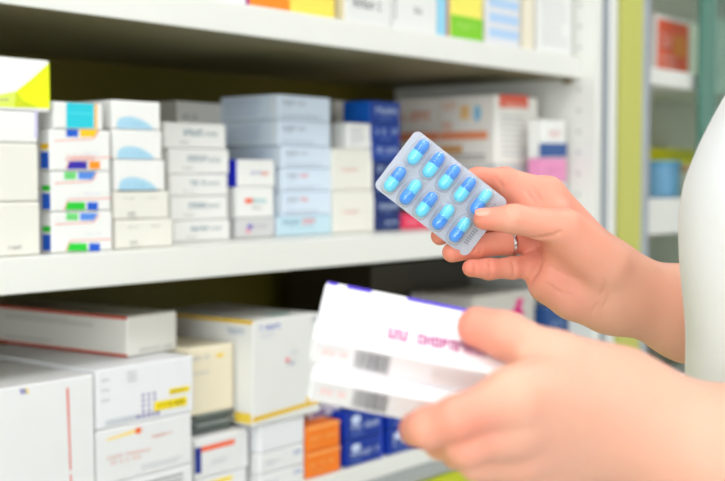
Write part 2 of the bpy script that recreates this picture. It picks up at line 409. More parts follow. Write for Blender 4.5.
def b4(F_, f):
    PX(F_, f, [(66, 102), (94, 103.5), (94, 128), (66, 128)], ink((36, 202, 220)))
    PX(F_, f, [(94.5, 103.5), (97, 103.5), (97, 128), (94.5, 128)], ink((250, 182, 40)))
    PX(F_, f, [(68, 112), (92, 113), (92, 114), (68, 113)], ink((90, 222, 232))); 
LG_ = ink((110, 214, 120)); LBL = ink((84, 140, 226))
stack(1.153, Z_MID, [
    dict(label='white box with green and blue flags, lower of two alike, on the middle shelf', xl=51.5, xr=112.5, yt=212, rgb=W_, front=flag(212, 252, (LG_, LBL), (GRN, BLUE), 2), left=bleft(GRN, BLUE), depth=0.10),
    dict(label='white box with green and blue flags, under the one with red lettering', xl=51, xr=110.8, yt=171, rgb=W_, front=flag(171, 211, (LG_, LBL), (GRN, BLUE), 0), left=bleft(GRN, BLUE), depth=0.10),
    dict(label='white box with blue and yellow flags and red lettering, under the cyan-panelled box', xl=49.5, xr=110.3, yt=128.5, rgb=W_, front=flag(128.5, 170, (BLUE, YEL), (ink((52, 40, 170)), ORG), 2, True), left=bleft(YEL, BLUE), depth=0.10),
    dict(label='small white box with a cyan panel and orange stripe atop the flagged boxes', xl=53, xr=103, yt=100.5, rgb=W_, front=b4, depth=0.10),
], G1)
# ---- third stack: blue ovals
def oval(yb):
    def fn(F_, f):
        pts = []
        a = f(117, yb-1)
        F_.poly([(0.10, 0.02), (0.84, 0.02), (0.80, 0.12), (0.70, 0.26), (0.55, 0.38), (0.40, 0.44), (0.25, 0.43), (0.14, 0.36), (0.09, 0.24), (0.08, 0.12)], ink((172, 214, 236)))
        F_.text(0.25, 0.12, 0.62, 0.24, ink((150, 198, 226)), 8, 5)
        if yb > 160: F_.rect(0.06, 0.0, 0.9, 0.03, DRK)
    return fn
def plain_txt(s):
    def fn(F_, f):
        F_.text(0.18, 0.72, 0.38, 0.77, GRT, 7, s); F_.text(0.60, 0.73, 0.78, 0.78, GRT, 7, s+1); F_.text(0.24, 0.14, 0.38, 0.26, GRT, 5, s+2); F_.text(0.24, 0.05, 0.42, 0.10, GRT, 6, s+3)
    return fn
def grey_side(F_):
    F_.lines(0.3, 0.1, 0.85, 0.9, ink((190, 190, 188)), 7, 4)
stack(1.157, Z_MID, [
    dict(label='plain cream box standing on the middle shelf under the three blue-oval boxes', xl=115, xr=173, yt=220, front=plain_txt(4), rgb=CR, depth=0.12),
    dict(label='plain cream box directly under the three boxes with blue ovals', xl=113.5, xr=169, yt=191, front=plain_txt(9), rgb=CR, depth=0.12),
    dict(label='white box with a pale blue oval, lowest of the three alike', xl=114, xr=165, yt=159, front=oval(188), rgb=W_, depth=0.11),
    dict(label='white box with a pale blue oval, middle one of the three alike', xl=112.5, xr=162, yt=128.5, front=oval(157), rgb=W_, left=grey_side, depth=0.11),
    dict(label='white box with a pale blue oval, topmost of the three alike', xl=112, xr=160.5, yt=99, front=oval(128), rgb=W_, left=grey_side, depth=0.11),
], G1)
# ---- fourth stack: five white cartons with dark teal names
def teal_name(s):
    def fn(F_, f):
        m = ink((122, 150, 166))
        F_.text(0.30, 0.50, 0.62, 0.74, m, 7, s); F_.text(0.64, 0.50, 0.85, 0.66, ink((150, 168, 176)), 5, s+1); F_.text(0.22, 0.20, 0.40, 0.27, GRT, 7, s+2)
    return fn
dn = ['lowest of its stack of five', 'second from the bottom of its stack of five', 'in the middle of its stack of five', 'second from the top of its stack of five', 'on top of its stack of five']
stack(1.221, Z_MID, [
    dict(label='white box with a teal name '+dn[k], xl=xl, xr=xr, yt=yt, front=teal_name(k*5+1), rgb=W_, depth=0.10)
    for k, (xl, xr, yt) in enumerate([(173, 230, 221), (170, 228, 196.5), (169, 228, 174), (168, 229, 148), (163.5, 226, 121)])], G1)
# ---- boxes behind the fourth stack, on the shelf at the back
zb = on_y(178, 101, 1.345)[2]
xa, xb = on_y(177, 110, 1.345)[0], on_y(226, 110, 1.345)[0]
make_carton('medicine_carton', 'greyish white box standing at the back behind the five teal-named boxes', xb-xa, 0.09, zb-Z_MID, (222, 220, 214), (xa, 1.345, Z_MID+0.0006), group=G1,
            front=lambda F_: F_.text(0.1, 0.86, 0.4, 0.90, GRT, 6, 3))
# ---- fifth stack
def e3(F_, f):
    F_.text(0.36, 0.42, 0.64, 0.58, ink((150, 160, 214)), 6, 3); F_.text(0.62, 0.42, 0.84, 0.56, ink((244, 120, 84)), 4, 4)
def e2(F_, f):
    F_.rect(0.22, 0.48, 0.42, 0.64, ink((246, 96, 60))); F_.text(0.42, 0.48, 0.86, 0.62, ink((110, 200, 204)), 8, 4); F_.text(0.4, 0.28, 0.7, 0.36, GRT, 8, 4)
def e1(F_, f):
    F_.rect(0.28, 0.46, 0.42, 0.70, ink((110, 100, 190))); F_.rect(0.24, 0.26, 0.36, 0.44, ink((236, 150, 170))); F_.text(0.46, 0.48, 0.8, 0.66, ink((190, 180, 196)), 6, 4)
def eblue(F_): F_.rect(0.0, 0.0, 1, 1, ink((28, 42, 214)))
stack(1.228, Z_MID, [
    dict(label='light grey box with a small violet mark, under the red-and-teal logo box', xl=236, xr=274.5, yt=218.5, front=e1, rgb=(212, 212, 212), depth=0.085),
    dict(label='white box with a red and teal logo, below the blue-sided box', xl=236, xr=274, yt=187, front=e2, rgb=W_, depth=0.085),
    dict(label='white box with a bright blue side, left of the light blue stack', xl=236.5, xr=275, yt=159, front=e3, left=eblue, rgb=W_, depth=0.085),
], G1)
# ---- sixth stack: light blue cartons
def lb(s, red):
    def fn(F_, f):
        F_.text(0.10, 0.62, 0.32, 0.76, ink((110, 120, 138)), 5, s)
        if red: F_.text(0.36, 0.60, 0.52, 0.78, ink((244, 120, 120)), 3, s+1)
        else: F_.text(0.36, 0.62, 0.52, 0.74, ink((150, 158, 172)), 3, s+1)
        F_.text(0.10, 0.48, 0.26, 0.54, ink((160, 168, 182)), 6, s+2); F_.lines(0.06, 0.10, 0.9, 0.24, ink((176, 186, 204)), 2, s)
    return fn
def lbside(F_):
    F_.lines(0.08, 0.15, 0.8, 0.85, ink((184, 200, 226)), 5, 3); F_.rect(0.90, 0.03, 1.0, 0.97, ink((222, 232, 242)))
def lb1(F_, f):
    F_.text(0.10, 0.60, 0.40, 0.80, ink((90, 150, 176)), 7, 3); F_.text(0.44, 0.56, 0.68, 0.86, ink((244, 110, 110)), 4, 4); F_.text(0.16, 0.36, 0.7, 0.46, ink((150, 190, 206)), 12, 4)
fl = ['pale cyan box with a red word at the bottom of the light blue stack',
      'light blue box with a small red word, just above the pale cyan box',
      'light blue box with a small red word, third from the bottom',
      'light blue box without red, third from the top of its stack',
      'light blue deep box without red, second from the top of the light blue stack',
      'light blue deep box on the very top of the light blue stack']
fx = [(277, 332, 216.5), (281.5, 331.5, 192), (281.5, 331.5, 168), (281, 331.5, 145.5), (277.5, 330.5, 119.5), (277, 330.5, 93.5)]
stack(1.226, Z_MID, [dict(label=fl[k], xl=a, xr=b, yt=c, front=lb1 if k == 0 else lb(k*7, k in (1, 2)), left=lbside, rgb=(196, 224, 236) if k == 0 else LB_, depth=0.105 if k < 3 else 0.12) for k, (a, b, c) in enumerate(fx)], G1)
# ---- seventh stack: cream cartons
def cream(F_, f):
    F_.text(0.22, 0.44, 0.62, 0.54, ink((240, 186, 176)), 7, 5)
    F_.rect(0.93, 0.02, 0.99, 0.98, ink((244, 242, 234)))
def g5(F_, f): F_.lines(0.1, 0.2, 0.75, 0.85, ink((206, 208, 212)), 5, 1)
gst = stack(1.224, Z_MID, [
    dict(label='cream box with a faint pink word, lower of two alike, by the light blue stack', xl=333, xr=374, yt=190.5, front=cream, rgb=CR, depth=0.11),
    dict(label='cream box with a faint pink word, upper of two alike, under the small white box', xl=332, xr=372.5, yt=148, front=cream, rgb=CR, depth=0.11),
    dict(label='small white box lying on the two cream boxes', xl=347, xr=372, yt=122, front=g5, rgb=W_, depth=0.09),
], G1)
zt = Z_MID
xa, xb = on_y(333, 110, 1.345)[0], on_y(362, 110, 1.345)[0]
make_carton('medicine_carton', 'pale upright box with a light blue edge behind the small white box', xb-xa, 0.08, on_y(333, 100.5, 1.345)[2]-Z_MID, (226, 224, 216), (xa, 1.345, Z_MID+0.0006), group=G1,
            front=lambda F_: F_.rect(0.50, 0.01, 0.62, 0.99, ink((150, 204, 236))))
# ---- eighth stack: dark blue cartons
def dblue(s):
    def fn(F_, f):
        w = ink((190, 206, 234))
        F_.text(0.16, 0.42, 0.92, 0.72, w, 7, s); F_.text(0.3, 0.14, 0.7, 0.24, ink((120, 150, 206)), 8, s+1)
        F_.rect(0.0, 0.90, 1, 0.99, ink((22, 60, 150)))
    return fn
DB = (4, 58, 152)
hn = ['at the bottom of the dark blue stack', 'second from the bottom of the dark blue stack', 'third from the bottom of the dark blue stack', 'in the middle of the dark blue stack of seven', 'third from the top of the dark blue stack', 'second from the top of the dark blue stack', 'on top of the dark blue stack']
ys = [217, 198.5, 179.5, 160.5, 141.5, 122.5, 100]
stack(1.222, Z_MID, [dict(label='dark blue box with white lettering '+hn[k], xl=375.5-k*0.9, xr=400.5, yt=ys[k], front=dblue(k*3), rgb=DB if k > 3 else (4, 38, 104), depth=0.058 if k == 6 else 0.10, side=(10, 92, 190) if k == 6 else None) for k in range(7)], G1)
# ---- red-pink box, orange-banded box and neighbours, partly behind the blister
def pinkbox(F_, f): F_.text(0.1, 0.3, 0.6, 0.6, ink((250, 170, 180)), 6, 3)
pk = stack(1.226, Z_MID, [dict(label='red-pink box right of the dark blue stack, below the blister pack', xl=402, xr=446, yt=214, front=pinkbox, rgb=(232, 56, 96), depth=0.09),
                          ], G1)
# big orange-banded carton turned so that both its long side and its end show
def kleft(F_):
    o1 = ink((244, 150, 100))
    F_.rect(0.0, 0.36, 0.93, 0.48, ink((246, 156, 112)))
    F_.text(0.05, 0.66, 0.40, 0.80, o1, 8, 6); F_.rect(0.44, 0.02, 0.455, 0.98, ink((222, 216, 200)))
    F_.text(0.48, 0.80, 0.62, 0.92, ink((246, 186, 150)), 5, 2); F_.text(0.48, 0.50, 0.58, 0.62, o1, 3, 9); F_.rect(0.66, 0.66, 0.75, 0.86, ink((246, 206, 140))); F_.oval(0.83, 0.74, 0.035, 0.12, ink((140, 204, 236)))
    F_.lines(0.50, 0.04, 0.92, 0.16, GRT, 2, 2); F_.rect(0.46, 0.16, 0.68, 0.28, ink((222, 170, 110)))
def kfront(F_, f):
    PX(F_, f, [(499, 94.5), (528, 95.5), (528, 108), (499, 107)], ink((238, 92, 66)))
    F_.text(0.18, 0.84, 0.68, 0.92, ink((250, 190, 170)), 7, 5)
    F_.lines(0.14, 0.10, 0.76, 0.74, ink((206, 206, 206)), 8, 2)
    F_.oval(0.84, 0.46, 0.07, 0.09, ink((160, 206, 234)))
def k0(F_, f): F_.lines(0.1, 0.2, 0.8, 0.8, ink((210, 210, 208)), 5, 3)
stack(1.20, Z_MID, [
    dict(label='light grey box on the middle shelf supporting the orange-banded box, behind the hand', xl=496, xr=538, yt=164, front=k0, rgb=(218, 220, 220), depth=0.20),
    dict(label='large white box with an orange band along its side and a red label', xl=495, xr=538, yt=94, front=kfront, left=kleft, rgb=(244, 241, 234), depth=0.225),
], G1)
def l1(F_, f):
    PX(F_, f, [(539, 143), (567, 143), (567, 157), (539, 157)], ink((40, 84, 150))); F_.text(0.3, 0.55, 0.8, 0.75, ink((240, 190, 190)), 5, 3)
def l2(F_, f): F_.text(0.3, 0.4, 0.8, 0.6, ink((224, 130, 176)), 6, 3)
stack(1.150, Z_MID, [
    dict(label='plain white box by the side panel, under the pink box', xl=541, xr=566, yt=182, rgb=W_, depth=0.028),
    dict(label='pink box under the blue-banded box by the side panel', xl=541, xr=566.5, yt=158, front=l2, rgb=(238, 150, 196), depth=0.028),
    dict(label='white box with a navy band by the side panel, above the pink box', xl=541, xr=566, yt=119, front=l1, rgb=W_, depth=0.028),
], G1)

# ---- upper shelf: a row of upright cartons, their tops out of frame
GU = 'boxes on the upper shelf'
def up(label, xl, xr, rgb, front=None, Y=1.145, h=0.13, side=None, d=0.12):
    X0, X1 = on_y(xl, 20, Y)[0], on_y(xr, 20, Y)[0]
    f = px_face(Y, X0, Z_TOP, X1-X0, h)
    make_carton('medicine_carton', label, X1-X0, d, h, rgb, (X0, Y, Z_TOP+0.0006), 0, (lambda F_: front(F_, f)) if front else None, group=GU, side_rgb=side)
up('white box with a teal corner, leftmost on the upper shelf', 166, 246, (240, 242, 244), lambda F_, f: F_.rect(0.0, 0.0, 0.3, 0.30, ink((96, 190, 196))), h=0.10)
up('orange box with a purple disc on the upper shelf', 250, 289, (250, 142, 30), lambda F_, f: (F_.oval(0.52, 0.42, 0.36, 0.20, ink((170, 92, 214))), F_.oval(0.52, 0.42, 0.22, 0.12, ink((200, 140, 232)))), side=(214, 90, 190))
up('plain yellow box on the upper shelf right of the orange one', 291, 334.5, (250, 226, 92), lambda F_, f: F_.text(0.1, 0.2, 0.9, 0.24, ink((240, 206, 60)), 8, 2))
up('white box with grey lettering on the upper shelf beside the yellow one', 345, 391.5, (228, 228, 226), lambda F_, f: F_.text(0.16, 0.16, 0.84, 0.24, DRK, 9, 4), h=0.15, side=(244, 238, 214))
up('white box with one short grey word, beside a thin light blue box', 393.5, 437, (232, 232, 230), lambda F_, f: (F_.text(0.45, 0.20, 0.65, 0.27, GRT, 3, 4), F_.rect(0.02, 0.1, 0.05, 0.98, GRT)), h=0.15)
up('thin light blue box squeezed in beside the yellow and green box', 438.5, 446, (150, 214, 240), None)
def yg(F_, f): F_.rect(0, 0, 1, 0.30, ink((130, 206, 40))); F_.text(0.2, 0.14, 0.8, 0.22, ink((180, 226, 110)), 7, 2)
up('yellow box with a green foot on the upper shelf', 450.5, 482.5, (246, 234, 104), yg, side=(244, 190, 170))
def st(F_, f):
    for k in range(4): F_.rect(0.08, 0.10+k*0.20, 0.95, 0.22+k*0.20, ink((178, 208, 240)))
up('white box with pale blue stripes on the upper shelf', 486, 520, (226, 226, 232), st)
up('narrow cream box on the upper shelf right of the striped one', 524, 534, (236, 228, 206), None)
up('white box with fine grey print, last on the upper shelf by the side panel', 538, 572, (236, 236, 234), lambda F_, f: F_.lines(0.1, 0.1, 0.9, 0.9, ink((216, 216, 216)), 9, 2))

# ---- lower shelf
GL = 'boxes on the lower shelf'
def la(F_, f):
    PX(F_, f, [(66.5, 387.5), (68.5, 387.2), (71.2, 470), (69.8, 470)], ink((226, 70, 44)))
    PX(F_, f, [(70, 474), (71.4, 474), (71.8, 500), (70.4, 500)], ink((226, 70, 44)))
    for k, c in enumerate(((110, 100, 190), (90, 96, 150), (240, 206, 60))):
        PX(F_, f, [(19.5+k*3, 388.5-k*.4), (21.5+k*3, 388.2-k*.4), (23+k*3, 393.4-k*.4), (21+k*3, 393.7-k*.4)], ink(c))
W2 = (232, 232, 232)
stack(1.136, Z_LOW, [dict(label='big white box with a thin red vertical line, in the lower left corner', xl=-62, xr=94.5, yt=398, front=la, rgb=W2, depth=0.30)], GL)
def lbf(F_, f):
    for k in range(3):
        F_.text(0.05, 0.80-0.17*k, 0.13, 0.83-0.17*k, GRT, 5, k); 
        F_.text(0.30, 0.86-0.07*k, 0.40, 0.89-0.07*k, GRT, 5, k+4)
    pur = ink((112, 100, 168))
    for k in range(3):
        for j in range(4): F_.oval(0.46+0.058*k, 0.18+0.09*j, 0.012, 0.032, pur, 8)
    for j in range(5): F_.oval(0.41+0.05*j, 0.10, 0.018, 0.035, pur, 8)
    yl = ink((248, 222, 10))
    F_.rect(0.57, 0.14, 0.92, 0.30, yl); F_.rect(0.73, 0.38, 0.95, 0.48, yl)
    F_.text(0.62, 0.18, 0.90, 0.26, ink((120, 96, 10)), 12, 3); F_.text(0.75, 0.41, 0.93, 0.45, ink((150, 120, 10)), 9, 3)
    F_.lines(0.08, 0.06, 0.40, 0.15, ink((186, 194, 204)), 2, 2)
def lb2(F_, f):
    F_.poly([(0.10, 0.79), (0.40, 0.83), (0.40, 0.90), (0.10, 0.83)], ink((250, 220, 120))); F_.oval(0.42, 0.86, 0.035, 0.06, ink((244, 110, 50)))
    F_.text(0.56, 0.66, 0.78, 0.72, ink((244, 170, 150)), 9, 3); F_.text(0.10, 0.44, 0.55, 0.50, ink((244, 190, 176)), 14, 3); F_.text(0.10, 0.34, 0.48, 0.40, ink((244, 190, 176)), 12, 4)
    F_.lines(0.44, 0.10, 0.95, 0.22, ink((200, 204, 208)), 2, 3)
bst = stack(1.138, Z_LOW, [
    dict(label='white box under the orange-dot box, cut by the bottom edge of the photo', xl=97, xr=193, yt=487, rgb=W2, depth=0.28, front=lambda F_, f: F_.lines(0.3, 0.7, 0.9, 0.9, GRT, 2, 2)),
    dict(label='white box with an orange dot and yellow streak, under the box with yellow stickers', xl=96, xr=192, yt=431, front=lb2, rgb=W2, depth=0.28),
    dict(label='white box with two yellow stickers and purple dots, under the red-edged box', xl=95.5, xr=193.5, yt=370, front=lbf, rgb=(234, 235, 238), depth=0.28),
], GL)
# red-edged box lying on top, turned a little
zL = bst[2].location.z + (on_y(95.5, 370, 1.138)[2] - bst[2].location.z)
p0 = on_z(127.5, 358, zL)
w = float(on_y(180, 347, p0[1]-0.012)[0] - p0[0]); hh = float(on_y(124.5, 318, p0[1])[2] - zL)
def lcl(F_):
    r_ = ink((214, 78, 56))
    F_.rect(0, 0.93, 1, 0.995, r_); F_.rect(0, 0.005, 1, 0.07, r_)
    F_.lines(0.28, 0.66, 0.82, 0.84, ink((196, 194, 184)), 3, 2); F_.lines(0.28, 0.14, 0.62, 0.24, ink((196, 194, 184)), 2, 3)
def lct(F_):
    F_.rect(0.02, 0.0, 0.03, 0.0, GRT); F_.text(0.25, 0.30, 0.6, 0.9, ink((206, 150, 140)), 6, 3); F_.rect(0.0, 0.0, 0.03, 1, ink((226, 110, 84)))
make_carton('medicine_carton', 'off-white box with thin red edges lying on top of the lower left stack', w*1.15, 0.33, hh, (232, 230, 222), (p0[0], p0[1], zL+0.0006), math.radians(4.5), group=GL,
            front=lambda F_: F_.text(0.22, 0.10, 0.9, 0.17, GRT, 16, 3), left=lcl, top=lct)
# narrow stack behind: striped box, dark packs, cream box
def le(F_, f):
    PX(F_, f, [(201, 446.5), (234.5, 438), (234.5, 443.5), (201, 452)], ink((246, 112, 74)))
    PX(F_, f, [(194.5, 447.5), (201, 446.5), (201, 473), (194.5, 474)], ink((28, 48, 142)))
    F_.text(0.3, 0.3, 0.6, 0.4, ink((214, 216, 222)), 7, 3)
def le0(F_, f): PX(F_, f, [(206, 482), (232, 474.5), (232, 479), (206, 487)], ink((250, 220, 40)))
YE = 1.150
est = stack(YE, Z_LOW, [
    dict(label='white box with a yellow stripe, directly under the orange-striped box', xl=194, xr=247, yt=481, front=le0, rgb=W2, depth=0.16),
    dict(label='white box with an orange stripe and a navy block, below the dark flat packs', xl=194, xr=248.5, yt=440, front=le, rgb=W2, depth=0.16),
], GL)
ze = on_y(194, 440, YE)[2]
xe0 = on_y(194, 430, 1.168)[0]; xe1 = on_y(233, 430, 1.168)[0]
zD = on_y(194, 416, 1.168)[2]
th = (zD-ze)/4
for k in range(4):
    q = MB(); jit = [0.0, 0.004, -0.001, 0.003][k]
    q.box((0, 0, 0), (xe1-xe0, 0.10, th*0.86), mat('grey_green_pack', (92, 102, 98), 0.5, noise=0.06, nscale=60), 0.0015)
    q.box((0.001, -0.0004, th*0.86), (xe1-xe0-0.001, 0.10, th*0.97), mat('pack_foil_edge', (186, 192, 188), 0.5), 0.0)
    tag(q.build('flat_pack', None, (xe0+jit-0.004, 1.168-jit, ze+k*th+0.0006)), 'dark grey-green flat pack %s' % ['at the bottom of the pile of four', 'second from the bottom of the pile of four', 'second from the top of the pile of four', 'on top of the pile of four'][k], 'pack', 'dark flat packs on the lower shelf')
def ld(F_):
    F_.text(0.08, 0.80, 0.45, 0.87, ink((190, 190, 200)), 6, 3); F_.oval(0.68, 0.84, 0.10, 0.035, ink((246, 214, 90))); F_.text(0.08, 0.60, 0.45, 0.64, ink((200, 200, 208)), 7, 3)
xd0 = on_y(188, 380, 1.168)[0]
zT = on_y(210, 346, 1.168)[2]
make_carton('medicine_carton', 'cream box on the dark flat packs, left of the yellow-edged box', xe1-xd0, 0.12, zT-zD, (240, 230, 202), (xd0, 1.166, zD+0.0006), 0, ld, group=GL)
# big yellow-edged carton on three white ones
def lf(F_, f):
    PX(F_, f, [(252.6, 417.5), (319, 398.5), (319, 403), (252.6, 423)], ink((232, 190, 40)))
    PX(F_, f, [(306, 397), (319, 393.5), (319, 398), (306, 402)], ink((240, 200, 70)))
    F_.text(0.10, 0.90, 0.40, 0.95, ink((120, 140, 220)), 8, 3); F_.lines(0.1, 0.82, 0.36, 0.88, ink((214, 214, 222)), 2, 3)
    F_.oval(0.50, 0.58, 0.04, 0.03, ink((240, 170, 170))); F_.text(0.50, 0.52, 0.62, 0.56, ink((180, 184, 212)), 4, 3); F_.text(0.54, 0.63, 0.66, 0.66, ink((206, 208, 220)), 4, 3)
    F_.text(0.86, 0.92, 0.96, 0.96, ink((190, 200, 214)), 4, 2)
def lfl(F_):
    F_.rect(0, 0.965, 1, 1.0, ink((232, 190, 50))); F_.rect(0.82, 0.02, 0.985, 0.12, ink((240, 206, 70))); F_.text(0.76, 0.86, 0.92, 0.92, ink((170, 186, 206)), 5, 3)
def lft(F_): F_.rect(0.45, 0.10, 0.75, 0.22, ink((150, 196, 190))); F_.rect(0, 0, 0.06, 0.3, ink((240, 206, 80)))
def lgf(s):
    def fn(F_, f):
        F_.text(0.12, 0.40, 0.40, 0.58, ink((186, 190, 206)), 6, s); F_.text(0.74, 0.56, 0.94, 0.76, ink((120, 130, 196)), 4, s+1)
    return fn
stack(1.137, Z_LOW, [
    dict(label='white box with a small blue word, lowest under the large yellow-edged box', xl=260, xr=304.5, yt=475.5, front=lgf(3), rgb=W2, depth=0.12),
    dict(label='white box with a small blue word, between a plain white box and its twin', xl=260, xr=304.5, yt=454, front=lgf(8), rgb=W2, depth=0.12),
    dict(label='plain white box directly under the yellow-edged box', xl=260, xr=304.5, yt=424.5, rgb=(232, 233, 236), depth=0.12),
    dict(label='large white box with yellow edges, tallest on the lower shelf', xl=252.5, xr=320, yt=321, front=lf, left=lfl, top=lft, rgb=(230, 230, 227), Y=1.133, depth=0.20),
], GL)
# orange and blue boxes by the front lip
def orf(s):
    def fn(F_, f):
        F_.text(0.10, 0.42, 0.9, 0.58, ink((252, 176, 96)), 9, s); F_.text(0.10, 0.18, 0.6, 0.28, ink((252, 170, 90)), 8, s+1); F_.rect(0.0, 0.86, 1, 0.97, ink((252, 170, 90)))
    return fn
ORC = (250, 128, 22)
ost = stack(1.136, Z_LOW, [
    dict(label='orange box standing on the lower shelf left of the blue boxes', xl=306.5, xr=340.5, yt=453.5, front=orf(2), rgb=ORC, depth=0.10),
    dict(label='orange box on top of the other orange one, left of the blue boxes', xl=306.5, xr=340, yt=427, front=orf(7), rgb=ORC, depth=0.10),
], GL)
def blf(s):
    def fn(F_, f):
        w = ink((206, 220, 246))
        F_.oval(0.26, 0.70, 0.13, 0.15, w); F_.text(0.12, 0.34, 0.92, 0.54, w, 8, s); F_.text(0.14, 0.14, 0.5, 0.22, ink((130, 160, 226)), 6, s+1); F_.rect(0.95, 0, 1, 1, ink((60, 90, 214)))
    return fn
BL = (6, 52, 150)
for (xl, xr, nm) in ((346.5, 381.5, 'first column right of the orange boxes'), (388.5, 424, 'second column right of the orange boxes')):
    stack(1.136, Z_LOW, [
        dict(label='blue box with a white disc, lower in the %s' % nm, xl=xl, xr=xr, yt=442 if xl < 360 else 430, front=blf(int(xl)), rgb=BL, side=(10, 58, 190), depth=0.10),
        dict(label='blue box with a white disc, upper in the %s' % nm, xl=xl, xr=xr, yt=412.5 if xl < 360 else 402, front=blf(int(xl)+5), rgb=BL, side=(10, 58, 190), depth=0.10),
    ], GL)
zo = ost[1].location.z + (on_y(306.5, 427, 1.136)[2]-ost[1].location.z)
xa, xb = on_y(306, 415, 1.17)[0], on_y(338, 415, 1.17)[0]
make_carton('medicine_carton', 'thin grey-lilac box lying set back on the orange boxes', xb-xa, 0.07, 0.016, (196, 190, 206), (xa, 1.165, zo), 0, lambda F_: F_.rect(0.1, 0.2, 0.5, 0.8, ink((120, 104, 150))), group=GL)
# farther along the lower shelf, glimpsed between the hands
def magenta(F_, f):
    PX(F_, f, [(517, 298), (524, 298), (521, 307), (525, 315), (510, 315), (515, 306)], ink((214, 20, 122)))
    F_.lines(0.1, 0.5, 0.5, 0.6, GRT, 2, 3)
stack(1.17, Z_LOW, [dict(label='beige-grey box with a magenta figure on the lower shelf, seen between the two hands', xl=474, xr=535, yt=297, front=magenta, rgb=(196, 192, 184), depth=0.14)], GL)
stack(1.15, Z_LOW, [dict(label='dark blue box on the lower shelf beside the side panel, under the raised hand', xl=547, xr=569, yt=308, rgb=(26, 70, 130), depth=0.12, front=lambda F_, f: F_.text(0.2, 0.8, 0.8, 0.86, ink((120, 150, 200)), 6, 2))], GL)
stack(1.32, Z_LOW, [dict(label='added dark box standing in for shade at the back of the lower shelf', xl=372, xr=470, yt=264, rgb=(52, 46, 28), depth=0.2)], GL)  # dark block added to deepen the shade in the lower compartment

# ---- things in the glass-fronted cabinet
GC = 'things in the glass-fronted cabinet'
zc1, zc2 = Z_C1+0.0366, Z_C2+T_C2+0.0006
YC = 1.20
def orng(F_, f):
    F_.rect(0.02, 0.02, 0.99, 0.92, ink((240, 96, 60))); F_.rect(0.5, 0.35, 0.92, 0.7, ink((240, 140, 50))); F_.text(0.12, 0.45, 0.45, 0.7, ink((250, 190, 180)), 3, 3); F_.lines(0.12, 0.1, 0.6, 0.36, ink((248, 170, 156)), 2, 2)
stack(YC, zc1, [dict(label='red-orange and white box on the upper shelf of the glass-fronted cabinet', xl=657, xr=689, yt=13, front=orng, rgb=(234, 226, 220), depth=0.08)], GC)
stack(1.23, zc1, [dict(label='pale cream box right of the red-orange box in the glass-fronted cabinet', xl=690.5, xr=704, yt=22, rgb=(226, 222, 206), depth=0.08)], GC)
stack(1.23, zc1, [dict(label='white box with a yellow top stripe behind the glass door in the cabinet', xl=716, xr=760, yt=18, rgb=(222, 224, 220), depth=0.08, front=lambda F_, f: F_.rect(0.3, 0.8, 0.9, 0.95, ink((236, 210, 60))))], GC)
# yellow tray (an open bin with rounded corners)
xa, xb = on_y(644, 160, 1.275)[0], on_y(704, 160, 1.275)[0]
zt = on_y(670, 148, 1.275)[2]
bm = bmesh.new(); bmesh.ops.create_cube(bm, size=1)
for v in bm.verts: v.co = Vector(((v.co.x+0.5)*(xb-xa), (v.co.y+0.5)*0.085, (v.co.z+0.5)*(zt-zc2)))
bmesh.ops.bevel(bm, geom=[e for e in bm.edges if abs((e.verts[0].co-e.verts[1].co).z) < 1e-6 and abs(e.verts[0].co.z-(zt-zc2)) < 1e-6 or abs((e.verts[0].co-e.verts[1].co).z) > 1e-4], offset=0.016, segments=4, affect='EDGES')
q = MB(); q.bm(bm, mat('yellow_plastic', (252, 234, 0), 0.35), True)
q.box((0.02, -0.004, 0.02), (xb-xa-0.02, 0.002, zt-zc2-0.03), mat('yellow_plastic_panel', (246, 224, 0), 0.4), 0.002)
tag(q.build('storage_bin', None, (xa, 1.275, zc2)), 'yellow plastic bin behind the blue tub in the glass-fronted cabinet', 'bin', GC)
# blue tub with lid
xc = (on_y(650, 180, 1.22)[0]+on_y(679, 180, 1.22)[0])/2; rr = 0.040
hb = on_y(666, 161, 1.22)[2]-zc2
t = empty('tub', (xc, 1.225, zc2), 'blue tub with pale wavy bands in front of the yellow bin', 'tub', GC)
q = MB(); q.lathe([(rr*0.93, 0), (rr*0.97, 0.004), (rr, hb*0.82), (rr, hb*0.84)], mat('tub_blue', (132, 192, 234), 0.35, noise=0.25, nscale=40), 32); q.build('tub_body', t)
q = MB(); q.lathe([(rr*1.04, hb*0.84), (rr*1.04, hb*0.97), (rr*1.0, hb)], mat('tub_lid_blue', (118, 188, 232), 0.35), 32); q.build('lid', t)
# pale bottle beside the tub
xp = on_y(686.5, 185, 1.235)[0]
t = empty('bottle', (xp, 1.235, zc2), 'small pale bottle right of the blue tub in the cabinet', 'bottle', GC)
q = MB(); q.lathe([(0.026, 0), (0.028, 0.004), (0.028, 0.046), (0.014, 0.056), (0.012, 0.062)], mat('pale_bottle', (226, 222, 212), 0.35), 24); q.build('bottle_body', t)
q = MB(); q.lathe([(0.0155, 0.0615), (0.0155, 0.076), (0.014, 0.078)], mat('bottle_cap', (240, 190, 160), 0.35), 24); q.build('cap', t)
stack(1.21, Z_C2-0.36+0.0366, [dict(label='brown-grey box on the low shelf of the glass-fronted cabinet, below the tub', xl=652, xr=700, yt=272, rgb=(120, 112, 100), depth=0.12)], GC)

